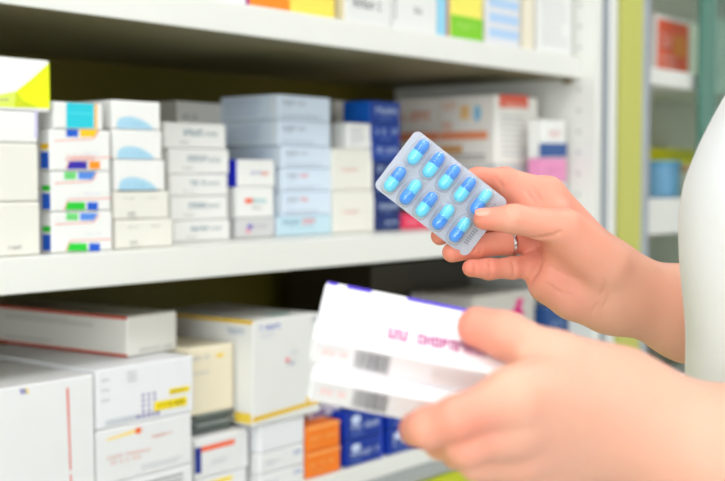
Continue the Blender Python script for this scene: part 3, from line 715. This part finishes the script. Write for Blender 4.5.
# ------------------------------------------------------------------ signed-distance modelling for the person
def smin(a, b, k):
    h = np.clip(0.5+0.5*(b-a)/k, 0, 1); return b+(a-b)*h-k*h*(1-h)
def cone(P, a, b, r1, r2, n=None, s=1.0):
    """tapered limb segment from a to b; n, s: flatten along the unit axis n by s"""
    a = np.asarray(a, np.float32); b = np.asarray(b, np.float32)
    D = P-a; ab = b-a
    if n is not None:
        n = np.asarray(n, np.float32); n = n/np.linalg.norm(n)
        D = D+(s-1)*(D@n)[..., None]*n; ab = ab+(s-1)*(ab@n)*n
    t = np.clip((D@ab)/max(1e-9, ab@ab), 0, 1)
    return np.linalg.norm(D-t[..., None]*ab, axis=-1)-(r1+(r2-r1)*t)
def ell(P, c, R, axes):
    D = P-np.asarray(c, np.float32); A = np.asarray(axes, np.float32)
    q = (D@A.T)/np.asarray(R, np.float32); k = np.linalg.norm(q, axis=-1)
    return (k-1)*min(R)
def surface(fn, lo, hi, h):
    """surface nets on a regular grid"""
    lo = np.asarray(lo, np.float32); hi = np.asarray(hi, np.float32)
    n = np.ceil((hi-lo)/h).astype(int)+1
    g = [lo[k]+h*np.arange(n[k], dtype=np.float32) for k in range(3)]
    V = np.empty(n, np.float32)
    for i0 in range(0, n[0], 24):
        X, Y, Z = np.meshgrid(g[0][i0:i0+24], g[1], g[2], indexing='ij')
        V[i0:i0+24] = fn(np.stack((X, Y, Z), -1))
    S = V < 0
    cs = [(i, j, k) for i in (0, 1) for j in (0, 1) for k in (0, 1)]
    def sl(A, c): return A[c[0]:A.shape[0]-1+c[0], c[1]:A.shape[1]-1+c[1], c[2]:A.shape[2]-1+c[2]]
    cnt = sum(sl(S, c).astype(np.int8) for c in cs)
    act = (cnt > 0) & (cnt < 8)
    idx = -np.ones(act.shape, np.int64); cells = np.argwhere(act); idx[act] = np.arange(len(cells))
    acc = np.zeros((len(cells), 3)); num = np.zeros(len(cells))
    for c in cs:
        for ax in range(3):
            if c[ax]: continue
            d = list(c); d[ax] = 1
            va = V[tuple((cells+c).T)]; vb = V[tuple((cells+d).T)]
            m = (va < 0) != (vb < 0); t = np.where(m, va/np.where(m, va-vb, 1), 0)
            p = np.repeat(np.array(c, float)[None], len(cells), 0); p[:, ax] += t
            acc[m] += p[m]; num[m] += 1
    verts = lo+h*(cells+acc/num[:, None])
    faces = []
    for ax in range(3):
        b, c = (ax+1) % 3, (ax+2) % 3
        A = np.moveaxis(S, (ax, b, c), (0, 1, 2)); I = np.moveaxis(idx, (ax, b, c), (0, 1, 2))
        e0 = A[:-1, 1:-1, 1:-1]; e1 = A[1:, 1:-1, 1:-1]; ch = np.argwhere(e0 != e1)
        if not len(ch): continue
        i, j, k = ch.T
        q = np.stack((I[i, j, k], I[i, j+1, k], I[i, j+1, k+1], I[i, j, k+1]), 1)
        fl = ~e0[i, j, k]
        q[fl] = q[fl][:, ::-1]
        faces.append(q)
    return verts, np.concatenate(faces)
def mesh_from(name, parts, m, parent=None, attr=None):
    vs, fs, o = [], [], 0
    for v, f in parts: vs.append(v); fs.append(f+o); o += len(v)
    v = np.concatenate(vs); f = np.concatenate(fs)
    me = bpy.data.meshes.new(name); me.from_pydata(v.tolist(), [], f.tolist())
    me.polygons.foreach_set('use_smooth', [True]*len(me.polygons)); me.materials.append(m); me.update()
    if attr is not None:
        a = me.attributes.new('flush', 'FLOAT', 'POINT'); a.data.foreach_set('value', attr(v).astype(np.float32))
    ob = bpy.data.objects.new(name, me); COL.objects.link(ob)
    if parent: ob.parent = parent
    return ob
def vf(r, u, d): return CAM+RT*r+UP*u+FW*d          # person frame: the person faces -r
def ax3(*v): return [np.array(x)/np.linalg.norm(x) for x in v]

# ---- right hand (raised, palm towards the viewer, holding the blister)
mm = 0.001
R_W = at(617, 289, .935); R_E = vf(.445, -.125, .985); R_S = vf(.40, .165, .985)
R_MC = [at(549, 193, .947), at(547, 216, .957), at(545, 240, .957), at(541, 263, .948)]
R_F = [  # finger joints: MCP, PIP, DIP, tip with radii in mm
    [(at(548, 193, .946), 11.5), (at(505, 180, .948), 9.9), (at(478, 178, .942), 8.2), (at(458, 182, .937), 7.2)],
    [(at(546, 212, .956), 11.5), (at(504, 217, .957), 10.8), (at(469, 225, .949), 8.6), (at(440, 236, .940), 7.3)],
    [(at(544, 239, .956), 11.5), (at(508, 241.8, .947), 10.0), (at(476, 246.5, .938), 9.3), (at(452, 252.5, .931), 7.8)],
    [(at(540, 264, .947), 10), (at(512, 268, .938), 8.4), (at(489, 269, .930), 7.9), (at(471, 268, .925), 6.9)],
]
R_T = [(at(606, 268, .918), 19), (at(566, 229, .9075), 14.5), (at(514, 219, .9025), 10.6), (at(484, 219, .9060), 8.3)]
def chain(P, js, k=0.004):
    d = None
    for (a, ra), (b, rb) in zip(js, js[1:]):
        c = cone(P, a, b, ra*mm, rb*mm)
        d = c if d is None else smin(d, c, k)
    return d
FA = FW  # flattening axis for the hands and forearms (palm thickness runs roughly along the line of sight)
def groove(P, d, a, b, r, depth):
    c = cone(P, a, b, r, r)
    return -smin(-d, c+r-depth+0.0, 0.0015) if False else np.maximum(d, -(c)) 
def right_base(P):
    palm = None
    for (m_, r1, r2) in zip(R_MC, (12.5, 13, 13, 12), (21, 22, 22, 21)):
        c = cone(P, m_, R_W+(m_-R_MC[1])*0.28, r1*mm, r2*mm, FA, 1.15)
        palm = c if palm is None else smin(palm, c, 0.012)
    th_ = cone(P, at(604, 268, .922), at(570, 238, .915), .0225, .0185)                 # ball of the thumb
    hy = smin(cone(P, at(549, 283, .937), at(574, 296, .934), .0168, .0182), cone(P, at(574, 296, .934), at(602, 301, .936), .0182, .021), 0.006)                   # heel of the palm
    th_ = smin(th_, cone(P, at(561, 248, .929), at(556, 276, .931), .0135, .0145), 0.010)
    palm = smin(palm, th_, 0.014); palm = smin(palm, hy, 0.010)
    fa = cone(P, R_W, at(690, 314, .948), .0275, .0345, FA, 1.22)
    fa = smin(fa, cone(P, at(690, 314, .948), R_E, .0345, .041, FA, 1.08), 0.02)
    ua = cone(P, R_E, R_S, .041, .050)
    palm = smin(palm, fa, 0.020)
    fing = None
    for js in R_F:
        c = chain(P, js)
        fing = c if fing is None else smin(fing, c, 0.0012)
    thumb = chain(P, R_T, 0.005)
    web = smin(cone(P, at(552, 205, .940), at(560, 228, .918), .0125, .0135), cone(P, at(528, 200, .944), at(534, 222, .928), .010, .010), 0.012)
    web = smin(web, cone(P, at(506, 192, .951), at(532, 202, .948), .0085, .0105), 0.008)                 # skin between thumb and index
    d = smin(palm, fing, 0.007)
    d = smin(d, web, 0.008)
    d = smin(d, thumb, 0.0045)
    d = smin(d, ua, 0.02)
    return d
def on_skin(fn, x, y, d0, d1):
    t = np.linspace(d0, d1, 240); P = (CAM+ray(x, y)[None]*t[:, None]).astype(np.float32); v = fn(P)
    k = np.argmax(v < 0)
    return at(x, y, t[k]) if v[k] < 0 else None
def with_creases(fn, lines, d0, d1):
    segs = []
    for r, pl in lines:
        pp = [on_skin(fn, x, y, d0, d1) for x, y in pl]
        for a, b in zip(pp, pp[1:]):
            if a is not None and b is not None and np.linalg.norm(a-b) < 0.03: segs.append((a.astype(np.float32), b.astype(np.float32), r*1.25*mm))
    def g(P):
        d = fn(P)
        for a, b, r in segs:
            d = -smin(-d, cone(P, a, b, r, r), 0.0014)
        return d
    return g
right_arm = with_creases(right_base, [
    (1.4, [(533, 239), (539, 246), (541, 254), (540, 263), (537, 272), (531, 281), (525, 287)]),
    (0.9, [(530, 237.5), (541, 237.5), (552, 235.5), (561, 232)]),
    (0.8, [(526, 190), (530, 196), (535, 202)]), (0.7, [(533, 188), (537, 194), (542, 201)]), (0.9, [(497, 178), (500, 183), (502, 187)]),
    (0.5, [(509, 208), (511, 212), (512, 216)]), (0.5, [(514, 207), (515.5, 211), (516, 215)]),
    (0.6, [(479, 247), (480, 253), (480, 259)]), (0.6, [(489, 260), (490, 268), (489, 277)]), (0.7, [(512, 260), (514, 268), (513, 277)]),
    (0.6, [(474, 262), (475, 268), (475, 274)]),
    (0.6, [(592, 314), (597, 303), (603, 292), (607, 280)]), (0.5, [(599, 318), (604, 306), (609, 294)]),
    (0.5, [(545, 262), (556, 270), (570, 277), (584, 280)]), (0.5, [(547, 284), (560, 292), (573, 296)]),
], 0.86, 1.0)
pts = [R_W, R_E, R_S]+[p for js in R_F for p, _ in js]+[p for p, _ in R_T]
lo = np.min(pts, 0)-0.06; hi = np.max(pts, 0)+0.06
rh_pts = [R_W]+[p for js in R_F for p, _ in js]+[p for p, _ in R_T]
V1 = surface(right_arm, lo, hi, 0.0016)

# ---- left hand (near, back of the hand towards the viewer, gripping two boxes)
L_W = at(626, 416, .655); L_E = vf(.355, -.195, .645); L_S = vf(.40, .145, .60)
L_MC = [at(514, 397, .606), at(512, 428, .613), at(518, 455, .628), at(530, 472, .645)]
L_F = [
    [(at(514, 398, .604), 13.5), (at(456, 418, .592), 11.0), (at(428, 428, .599), 10.2), (at(417, 429, .612), 9.4)],
    [(at(512, 428, .611), 13), (at(466, 446, .600), 10.4), (at(442, 441, .628), 9.6), (at(432, 432, .648), 8.6)],
    [(at(518, 455, .627), 12), (at(478, 462, .624), 9.8), (at(458, 452, .655), 9.0), (at(450, 440, .675), 8.0)],
    [(at(530, 472, .644), 11.0), (at(494, 474, .652), 9.0), (at(478, 463, .68), 8.0), (at(472, 452, .695), 7.2)],
]
L_T = [(at(608, 386, .655), 19), (at(553, 359, .648), 14.5), (at(505, 335, .648), 12.2), (at(477, 327, .654), 11.2)]
def left_arm(P):
    palm = None
    for (m_, r1, r2) in zip(L_MC, (15, 15, 14, 13), (21, 22, 22, 20)):
        c = cone(P, m_, L_W+(m_-L_MC[1])*0.34, r1*mm, r2*mm, FA, 1.1)
        palm = c if palm is None else smin(palm, c, 0.014)
    palm = smin(palm, cone(P, at(608, 388, .662), at(562, 370, .655), .021, .018), 0.016)
    fa = cone(P, L_W, at(735, 464, .655), .0285, .038, FA, 1.15)
    fa = smin(fa, cone(P, at(735, 464, .655), L_E, .038, .043), 0.02)
    palm = smin(palm, fa, 0.022)
    fing = None
    for js in L_F:
        c = chain(P, js); fing = c if fing is None else smin(fing, c, 0.0015)
    d = smin(palm, fing, 0.010)
    d = smin(d, cone(P, at(552, 374, .638), at(534, 392, .620), .013, .015), 0.012)
    d = smin(d, chain(P, L_T, 0.005), 0.010)
    return smin(d, cone(P, L_E, L_S, .043, .050), 0.02)
pts = [L_W, L_E, L_S]+[p for js in L_F for p, _ in js]+[p for p, _ in L_T]
V2 = surface(left_arm, np.min(pts, 0)-0.06, np.max(pts, 0)+0.06, 0.0022)

# ---- trunk, head and legs
TC_R, TC_D = .350, .792                      # body axis (r, d)
zu = lambda z: z                              # heights are world Z
def bp(r, z, d):                             # point by r, world height, distance along the level view direction
    return np.array([0, 0, z])+RT*r+FH*d
FR, SD = RT, FH                               # back direction (+r) and body-left/right direction
def body(P):
    fwd = -RT
    d = cone(P, bp(.355, .98, TC_D), bp(.350, 1.12, TC_D), .125, .105, RT, 1.35)
    d = smin(d, cone(P, bp(.350, 1.12, TC_D), bp(.352, 1.33, TC_D), .105, .125, RT, 1.30), 0.05)
    d = smin(d, cone(P, bp(.375, 1.435, TC_D-.16), bp(.375, 1.435, TC_D+.16), .050, .050), 0.05)
    d = smin(d, cone(P, bp(.38, 1.45, TC_D), bp(.360, 1.57, TC_D), .056, .050), 0.03)
    d = smin(d, ell(P, bp(.325, 1.660, TC_D), (.094, .074, .118), (RT, FH, UZ)), 0.02)
    d = smin(d, ell(P, bp(.268, 1.593, TC_D), (.034, .040, .030), (RT, FH, UZ)), 0.025)
    d = smin(d, cone(P, bp(.236, 1.675, TC_D), bp(.218, 1.637, TC_D), .008, .013), 0.014)
    for s in (-1, 1):
        d = smin(d, ell(P, bp(.335, 1.650, TC_D+s*.076), (.018, .010, .030), (RT, FH, UZ)), 0.006)
        d = smin(d, cone(P, bp(.355, .95, TC_D+s*.085), bp(.355, .52, TC_D+s*.085), .085, .056), 0.03)
        d = smin(d, cone(P, bp(.355, .52, TC_D+s*.085), bp(.365, .09, TC_D+s*.085), .056, .036), 0.02)
        d = smin(d, cone(P, bp(.375, .05, TC_D+s*.085), bp(.22, .035, TC_D+s*.09), .036, .028), 0.02)
        d = -smin(-d, ell(P, bp(.232, 1.671, TC_D+s*.031), (.012, .014, .009), (RT, FH, UZ)), 0.008)
    d = smin(d, ell(P, bp(.229, 1.607, TC_D), (.010, .024, .006), (RT, FH, UZ)), 0.008)
    return d
c0 = bp(TC_R, 0, TC_D)
V3 = surface(body, (c0[0]-.36, c0[1]-.36, 0.0), (c0[0]+.36, c0[1]+.36, 1.82), 0.009)
tips = [js[-1][0] for js in R_F]+[js[-2][0] for js in R_F]+[R_T[-1][0]]+[js[-1][0] for js in L_F]+[L_T[-1][0]]
knk = [js[1][0] for js in R_F]+[at(538, 200, .93), at(530, 262, .94)]+[at(462, 420, .59)]
def flush(v):
    a = np.zeros(len(v))
    for t_ in tips: a = np.maximum(a, 0.75*np.clip(1-np.linalg.norm(v-t_, axis=1)/0.030, 0, 1))
    for t_ in knk: a = np.maximum(a, 0.55*np.clip(1-np.linalg.norm(v-t_, axis=1)/0.030, 0, 1))
    pc = at(536, 240, .945); rh = np.linalg.norm(v-pc, axis=1)
    a = np.maximum(a, 0.42*np.clip((0.085-rh)/0.05, 0, 1))
    return a
person = mesh_from('person', [V1, V2, V3], M_SKIN, None, flush)
tag(person, 'person in a white short-sleeved coat holding a blister pack and two boxes', 'person')

# coat with short sleeves
def coat(P):
    d = cone(P, bp(.356, .74, TC_D), bp(.341, 1.16, TC_D), .212, .139, RT, 1.24)
    d = smin(d, cone(P, bp(.341, 1.16, TC_D), bp(.338, 1.305, TC_D), .139, .135, RT, 1.14), 0.02)
    d = smin(d, cone(P, bp(.338, 1.305, TC_D), bp(.364, 1.415, TC_D), .135, .112, RT, 1.12), 0.02)
    d = smin(d, cone(P, bp(.380, 1.437, TC_D-.155), bp(.380, 1.437, TC_D+.155), .060, .060), 0.04)
    d = smin(d, cone(P, bp(.378, 1.465, TC_D), bp(.372, 1.515, TC_D), .066, .064), 0.02)
    for S_, E_ in ((R_S, R_E), (L_S, L_E)):
        ax_ = ((E_-S_)/np.linalg.norm(E_-S_)).astype(np.float32)
        cut = (P-(S_+(E_-S_)*0.66).astype(np.float32))@ax_
        sl = cone(P, S_, S_+(E_-S_)*0.80, .064, .062)
        d = smin(d, -smin(-sl, -cut, 0.008), 0.02)
    d = -smin(-d, P[..., 2]-0.80, 0.008)
    d = -smin(-d, cone(P, bp(.370, 1.49, TC_D), bp(.360, 1.62, TC_D), .055, .060), 0.012)
    # soft hanging folds
    ang = np.arctan2((P-bp(TC_R, 0, TC_D).astype(np.float32))@FH.astype(np.float32), -((P-bp(TC_R, 0, TC_D).astype(np.float32))@RT.astype(np.float32)))
    z = P[..., 2]
    d = d+0.0022*(1+np.sin(ang*9+z*5))*np.clip((1.36-z)/0.25, 0, 1)
    return d
V4 = surface(coat, (c0[0]-.40, c0[1]-.40, .74), (c0[0]+.40, c0[1]+.40, 1.57), 0.0065)
coat_o = mesh_from('coat', [V4], M_COAT, person); coat_o['label'] = 'white short-sleeved coat'
q = MB()
for k in range(4):
    z = 0.83+0.11*k
    b_ = MB(); b_.lathe([(0.002, 0), (0.0065, 0.0006), (0.0068, 0.002), (0.0055, 0.0028), (0.002, 0.0022)], mat('coat_button', (232, 230, 226), 0.3), 20,
        Matrix(((FH[0], 0, -RT[0], 0), (FH[1], 0, -RT[1], 0), (0, 1, 0, 0), (0, 0, 0, 1))))
    hit_ = coat_o.data
    vs_ = [v.co for v in hit_.vertices if abs(v.co.z-z) < 0.012 and abs((v.co-Vector(bp(.35, z, TC_D+0.075))).dot(Vector(FH))) < 0.012]
    c = min(vs_, key=lambda p: p.dot(Vector(RT)))
    b_.build('button', coat_o, c)
M_TRO = mat('grey_trousers', (96, 100, 112), 0.8, bump=0.2, bscale=500)
def trousers(P):
    d = cone(P, bp(.357, .98, TC_D), bp(.355, .90, TC_D), .128, .120, RT, 1.28)
    for s in (-1, 1):
        d = smin(d, cone(P, bp(.357, .92, TC_D+s*.086), bp(.360, .10, TC_D+s*.088), .096, .058), 0.02)
    return np.maximum(d, -(P[..., 2]-0.075))
mesh_from('trousers', [surface(trousers, (c0[0]-.3, c0[1]-.3, .05), (c0[0]+.3, c0[1]+.3, 1.12), 0.009)], M_TRO, person)
for s in (-1, 1):
    def shoe(P, s=s):
        d = cone(P, bp(.385, .052, TC_D+s*.085), bp(.215, .040, TC_D+s*.09), .052, .042)
        d = smin(d, cone(P, bp(.37, .05, TC_D+s*.085), bp(.365, .10, TC_D+s*.085), .048, .047), 0.02)
        return np.maximum(d, -(P[..., 2]-0.001))
    c1 = bp(.30, 0, TC_D+s*.087)
    mesh_from('shoe', [surface(shoe, (c1[0]-.17, c1[1]-.17, -.01), (c1[0]+.17, c1[1]+.17, .17), 0.006)], mat('white_shoe', (225, 225, 225), 0.5), person)
def hair(P):
    d = ell(P, bp(.340, 1.677, TC_D), (.098, .086, .118), (RT, FH, UZ))
    d = smin(d, ell(P, bp(.455, 1.645, TC_D), (.05, .05, .05), (RT, FH, UZ)), 0.03)
    face_cut = ell(P, bp(.200, 1.620, TC_D), (.105, .12, .110), (RT, FH, UZ))
    d = np.maximum(d, -face_cut)
    return np.maximum(d, -(P[..., 2]-1.57))
mesh_from('hair', [surface(hair, (c0[0]-.2, c0[1]-.2, 1.52), (c0[0]+.2, c0[1]+.2, 1.84), 0.006)], mat('dark_hair', (40, 28, 22), 0.4, noise=0.2, nscale=80), person)
for s in (-1, 1):
    q = MB(); bm = bmesh.new(); bmesh.ops.create_uvsphere(bm, u_segments=16, v_segments=10, radius=0.0115)
    q.bm(bm, mat('eye_white', (240, 238, 234), 0.2), True, Matrix.Translation(Vector(bp(.247, 1.671, TC_D+s*.031))))
    bm = bmesh.new(); bmesh.ops.create_uvsphere(bm, u_segments=12, v_segments=8, radius=0.0056)
    q.bm(bm, mat('eye_iris', (54, 36, 26), 0.2), True, Matrix.Translation(Vector(bp(.2405, 1.671, TC_D+s*.031))))
    q.build('eye', person)
# thumbnail of the raised hand: a thin curved plate on the thumb tip, on its upper viewer side
def nail(tip, base, out, length, width, rad):
    a = Vector(tip-base).normalized(); o = Vector(out); o = (o-a*o.dot(a)).normalized(); c = a.cross(o)
    q = MB(); n, m_ = 8, 8
    def pt(i, j, off):
        s = i/n; ang = (j/m_-0.5)*width/rad
        ww = ang*max(0.25, (1-abs(2*s-1)**3.2)**0.5)
        rr_ = rad*(1.0-0.10*s*s)+off
        return Vector(tip)+a*(s-0.62)*length+o*rr_*math.cos(ww)+c*rr_*math.sin(ww)
    for i in range(n):
        for j in range(m_):
            q.poly([pt(i, j, .0004), pt(i+1, j, .0004), pt(i+1, j+1, .0004), pt(i, j+1, .0004)], M_NAIL, True)
            q.poly([pt(i, j, -.0004), pt(i, j+1, -.0004), pt(i+1, j+1, -.0004), pt(i+1, j, -.0004)], M_NAIL, True)
    return q.build('thumbnail', person)
nail(R_T[3][0]+(R_T[3][0]-R_T[2][0])*0.10, R_T[2][0], UP*0.75-FW*0.75, .0115, .0095, .0084)
# ring on the ring finger of the raised hand
def ring(c, axis, R, r, m):
    a = Vector(axis).normalized(); u = a.orthogonal().normalized(); v = a.cross(u); q = MB(); N, K = 40, 10
    def pt(i, j):
        t = 2*math.pi*i/N; s = 2*math.pi*j/K; rr_ = R+r*math.cos(s)
        return Vector(c)+u*rr_*math.cos(t)+v*rr_*math.sin(t)+a*r*1.4*math.sin(s)
    for i in range(N):
        for j in range(K): q.poly([pt(i, j), pt(i+1, j), pt(i+1, j+1), pt(i, j+1)], m, True)
    o = q.build('ring', person); o['label'] = 'thin silver ring on the finger'
ring((R_F[2][1][0]*0.94+R_F[2][0][0]*0.06), R_F[2][1][0]-R_F[2][0][0]+0.6*(R_F[2][2][0]-R_F[2][1][0]), .0112, .0012, M_SILVER)

# ------------------------------------------------------------------ blister pack
PC = at(441.3, 193.8, .92)
e1 = at(484.5, 227.5, .925)-at(396, 158.5, .915); Lp = np.linalg.norm(e1); e1 = e1/Lp
e2 = at(440-22-0, 193.5+26.5, .92)-at(440+22, 193.5-26.5, .92); e2 = e2-e1*(e1@e2); Wp = np.linalg.norm(e2); e2 = e2/Wp     # e2 points to the lower left
e3 = np.cross(e1, e2); e3 = e3 if e3@FW < 0 else -e3                                         # towards the viewer
MP = Matrix(((e1[0], e2[0], e3[0], PC[0]), (e1[1], e2[1], e3[1], PC[1]), (e1[2], e2[2], e3[2], PC[2]), (0, 0, 0, 1)))
pack = bpy.data.objects.new('blister_pack', None); COL.objects.link(pack); pack.matrix_world = MP; pack.empty_display_size = 0.03
tag(pack, 'silver foil blister pack of ten two-tone blue capsules held in the raised hand', 'blister pack')
Lp *= 1.045; Wp *= 1.035
hl, hw, cr = Lp/2, Wp/2, 0.0048
out = []
for cx_, cy_, a0 in ((hl-cr, hw-cr, 0), (-hl+cr, hw-cr, 90), (-hl+cr, -hw+cr, 180), (hl-cr, -hw+cr, 270)):
    for k in range(7):
        a = math.radians(a0+15*k); out.append((cx_+cr*math.cos(a), cy_+cr*math.sin(a)))
def slab(q, outl, z0, z1, m):
    n = len(outl)
    q.poly([(x, y, z1) for x, y in outl], m); q.poly([(x, y, z0) for x, y in outl[::-1]], m)
    for k in range(n):
        a, b = outl[k], outl[(k+1) % n]; q.poly([(a[0], a[1], z0), (b[0], b[1], z0), (b[0], b[1], z1), (a[0], a[1], z1)], m)
q = MB(); slab(q, out, -0.0003, 0.0, M_FOIL)
for k in range(7):                                   # embossed batch strip and tiny digits
    y0 = hw-0.0225+k*0.0021
    q.poly([(hl-.0088, y0, .00012), (hl-.0052, y0, .00012), (hl-.0052, y0+.0013, .00012), (hl-.0088, y0+.0013, .00012)], M_FOIL_MARK)
for (x0, y0, x1, y1) in ((-.0098, -.0235, -.0045, -.0231),):
    pass
for k in range(4):
    y0 = -hw+.008+k*.0026
    for j in range(2):
        x0 = hl-.0080+j*.0030
        q.poly([(x0, y0, .00012), (x0+.0016, y0, .00012), (x0+.0016, y0+.0011, .00012), (x0, y0+.0011, .00012)], M_FOIL_MARK)
foil = q.build('foil_sheet', pack)
q = MB(); slab(q, [(x*0.998, y*0.998) for x, y in out], 0.0003, 0.0006, M_PVC)
q.build('plastic_sheet', pack)
Mi = MP.inverted()
def local(x, y):
    o = CAM; r = ray(x, y); t = ((PC-o)@e3)/(r@e3); p = o+r*t
    return ((p-PC)@e1, (p-PC)@e2)
top_c = [(417.4, 152), (432.8, 164.8), (448.2, 177), (463.9, 189.3), (480.0, 201.6)]
bot_c = [(394.2, 179), (409.8, 191.8), (425.6, 204.3), (442.2, 216.8), (459, 229.5)]
def halfcap(q, y0, y1, r, m, n=20):
    """half capsule along local y from y0 (flat) to y1 (rounded)"""
    s = 1 if y1 > y0 else -1; prof = [(r, abs(0)), (r, abs(y1-y0)-r)]
    for k in range(1, 7):
        a = k*math.pi/12; prof.append((r*math.cos(a), abs(y1-y0)-r+r*math.sin(a)))
    prof[-1] = (r*0.02, prof[-1][1])
    mt = Matrix.Translation((0, y0, 0)) @ Matrix.Rotation(-s*math.pi/2, 4, 'X')
    q.lathe(prof, m, n, mt)
hlen, rad = 0.0112, 0.0046
for row, cs_ in ((0, top_c), (1, bot_c)):
    for k, c in enumerate(cs_):
        lx, ly = local(*c)
        blue_up = (row == 0 and k < 4) or (row == 1 and k in (0, 2))
        mu, ml = (M_CAPBLUE, M_CAPCYAN) if blue_up else (M_CAPCYAN, M_CAPBLUE)
        q = MB(); halfcap(q, 0.0, hlen, rad+0.00025, ml)
        cap = q.build('capsule', pack, (lx, ly, 0.0052))
        q = MB(); halfcap(q, 0.0, -hlen, rad, mu); q.build('capsule_half', cap)
        # clear pocket over the capsule
        bm = bmesh.new(); bmesh.ops.create_uvsphere(bm, u_segments=20, v_segments=12, radius=1)
        for v in bm.verts:
            x, y, z = v.co
            # stretch a sphere into a capsule dome, keep the upper half
            yy = y*0.0056+(0.0064 if y > 0 else -0.0064)*min(1, abs(y)*2.2)
            v.co = Vector((x*0.0068, yy*1.10, max(0.0, z)*0.0108 + 0.0006))
        bmesh.ops.remove_doubles(bm, verts=list(bm.verts), dist=1e-5)
        bmesh.ops.delete(bm, geom=[f for f in bm.faces if all(v.co.z < 0.00065 for v in f.verts)], context='FACES')
        q = MB(); q.bm(bm, M_POCKET, True); q.build('pocket', pack, (lx, ly, 0))

# ------------------------------------------------------------------ the two boxes in the near hand
A = at(314, 338, .640); B = at(327, 281, .690)
f1 = at(527, 380, .640)-A; f1 = f1/np.linalg.norm(f1)
f2 = B-A; f2 = f2-f1*(f1@f2); Wb = np.linalg.norm(f2); f2 = f2/Wb
f3 = np.cross(f1, f2); f3 = f3 if f3[2] > 0 else -f3
LBX, TB = 0.117, 0.0160
def held(label, off, topfn, name='medicine_carton'):
    o3 = A-f3*TB+off
    q = MB(); q.box((0, 0, 0), (LBX, Wb, TB), card((244, 243, 246)), 0.0008)
    topfn(Face(q, (0, 0, TB), (LBX, 0, 0), (0, Wb, 0), (0, 0, 1)))
    Fs = Face(q, (0, 0, 0), (LBX, 0, 0), (0, 0, TB), (0, -1, 0))
    Fs.rect(0.01, 0.02, 0.99, 0.93, card((226, 222, 222)))
    Fs.text(0.05, 0.34, 0.17, 0.62, ink((244, 190, 184)), 6, 3); Fs.text(0.05, 0.66, 0.16, 0.80, ink((222, 214, 214)), 6, 4)
    rng = random.Random(4); a = 0.20
    while a < 0.365:
        w_ = rng.choice((0.003, 0.005, 0.008)); Fs.rect(a, 0.14, a+w_, 0.88, ink((108, 108, 112))); a += w_+rng.choice((0.003, 0.004, 0.006))
    Fs.lines(0.56, 0.2, 0.80, 0.8, ink((226, 212, 208)), 3, 5)
    o = q.build(name); o.matrix_world = Matrix(((f1[0], f2[0], f3[0], o3[0]), (f1[1], f2[1], f3[1], o3[1]), (f1[2], f2[2], f3[2], o3[2]), (0, 0, 0, 1)))
    tag(o, label, 'box', 'boxes held in the near hand')
    g = MB(); g.box((-0.0006, 0.0012, 0.0012), (0.0008, Wb-0.0012, TB-0.0012), card((240, 239, 242)), 0.0003, 1); g.build('end_flap', o)
    return o
def toptxt(F_):
    vio = ink((74, 44, 196))
    F_.rect(0.005, 0.94, 0.055, 0.995, vio); F_.rect(0.10, 0.93, 0.225, 0.995, vio); F_.rect(0.40, 0.93, 0.995, 0.995, vio)
    mg = ink((176, 14, 126))
    F_.text(0.33, 0.22, 0.43, 0.41, mg, 2, 8); F_.text(0.334, 0.22, 0.434, 0.41, mg, 2, 5); F_.text(0.47, 0.22, 0.66, 0.40, mg, 5, 11); F_.text(0.473, 0.22, 0.663, 0.40, mg, 5, 3); F_.text(0.66, 0.22, 0.80, 0.40, mg, 4, 2)
    F_.lines(0.42, 0.74, 0.8, 0.82, ink((226, 222, 240)), 1, 3); F_.text(0.28, 0.84, 0.36, 0.90, ink((206, 206, 236)), 4, 3)
held('white box with a violet edge and magenta word, gripped by the near hand', np.zeros(3), toptxt)
held('white box with a barcode, gripped under the violet-edged box', -f3*(TB+0.0004)-f2*0.0125+f1*0.0030, lambda F_: F_.lines(0.3, 0.8, 0.6, 0.9, ink((226, 222, 240)), 1, 3))

# ------------------------------------------------------------------ world, camera, view
w = bpy.data.worlds.new('World'); scene.world = w; w.use_nodes = True
bg = w.node_tree.nodes.get('Background') or w.node_tree.nodes.new('ShaderNodeBackground')
bg.inputs[0].default_value = (0.9, 0.95, 1.0, 1); bg.inputs[1].default_value = 0.3
cam = bpy.data.cameras.new('camera'); co = bpy.data.objects.new('camera', cam); COL.objects.link(co)
co.matrix_world = Matrix(((RT[0], UP[0], -FW[0], CAM[0]), (RT[1], UP[1], -FW[1], CAM[1]), (RT[2], UP[2], -FW[2], CAM[2]), (0, 0, 0, 1)))
cam.sensor_width = 36; cam.sensor_fit = 'HORIZONTAL'; cam.lens = 36*F/725
cam.clip_start = 0.05
cam.dof.use_dof = True; cam.dof.focus_distance = 0.945; cam.dof.aperture_fstop = 5.5
scene.camera = co
scene.view_settings.view_transform = 'Standard'; scene.view_settings.look = 'None'
scene.view_settings.gamma = 1; scene.view_settings.use_curve_mapping = False
scene.view_settings.exposure = -0.50
scene.cycles.use_denoising = True
scene.cycles.max_bounces = 8; scene.cycles.diffuse_bounces = 5; scene.cycles.transparent_max_bounces = 16
scene.cycles.sample_clamp_indirect = 6.0
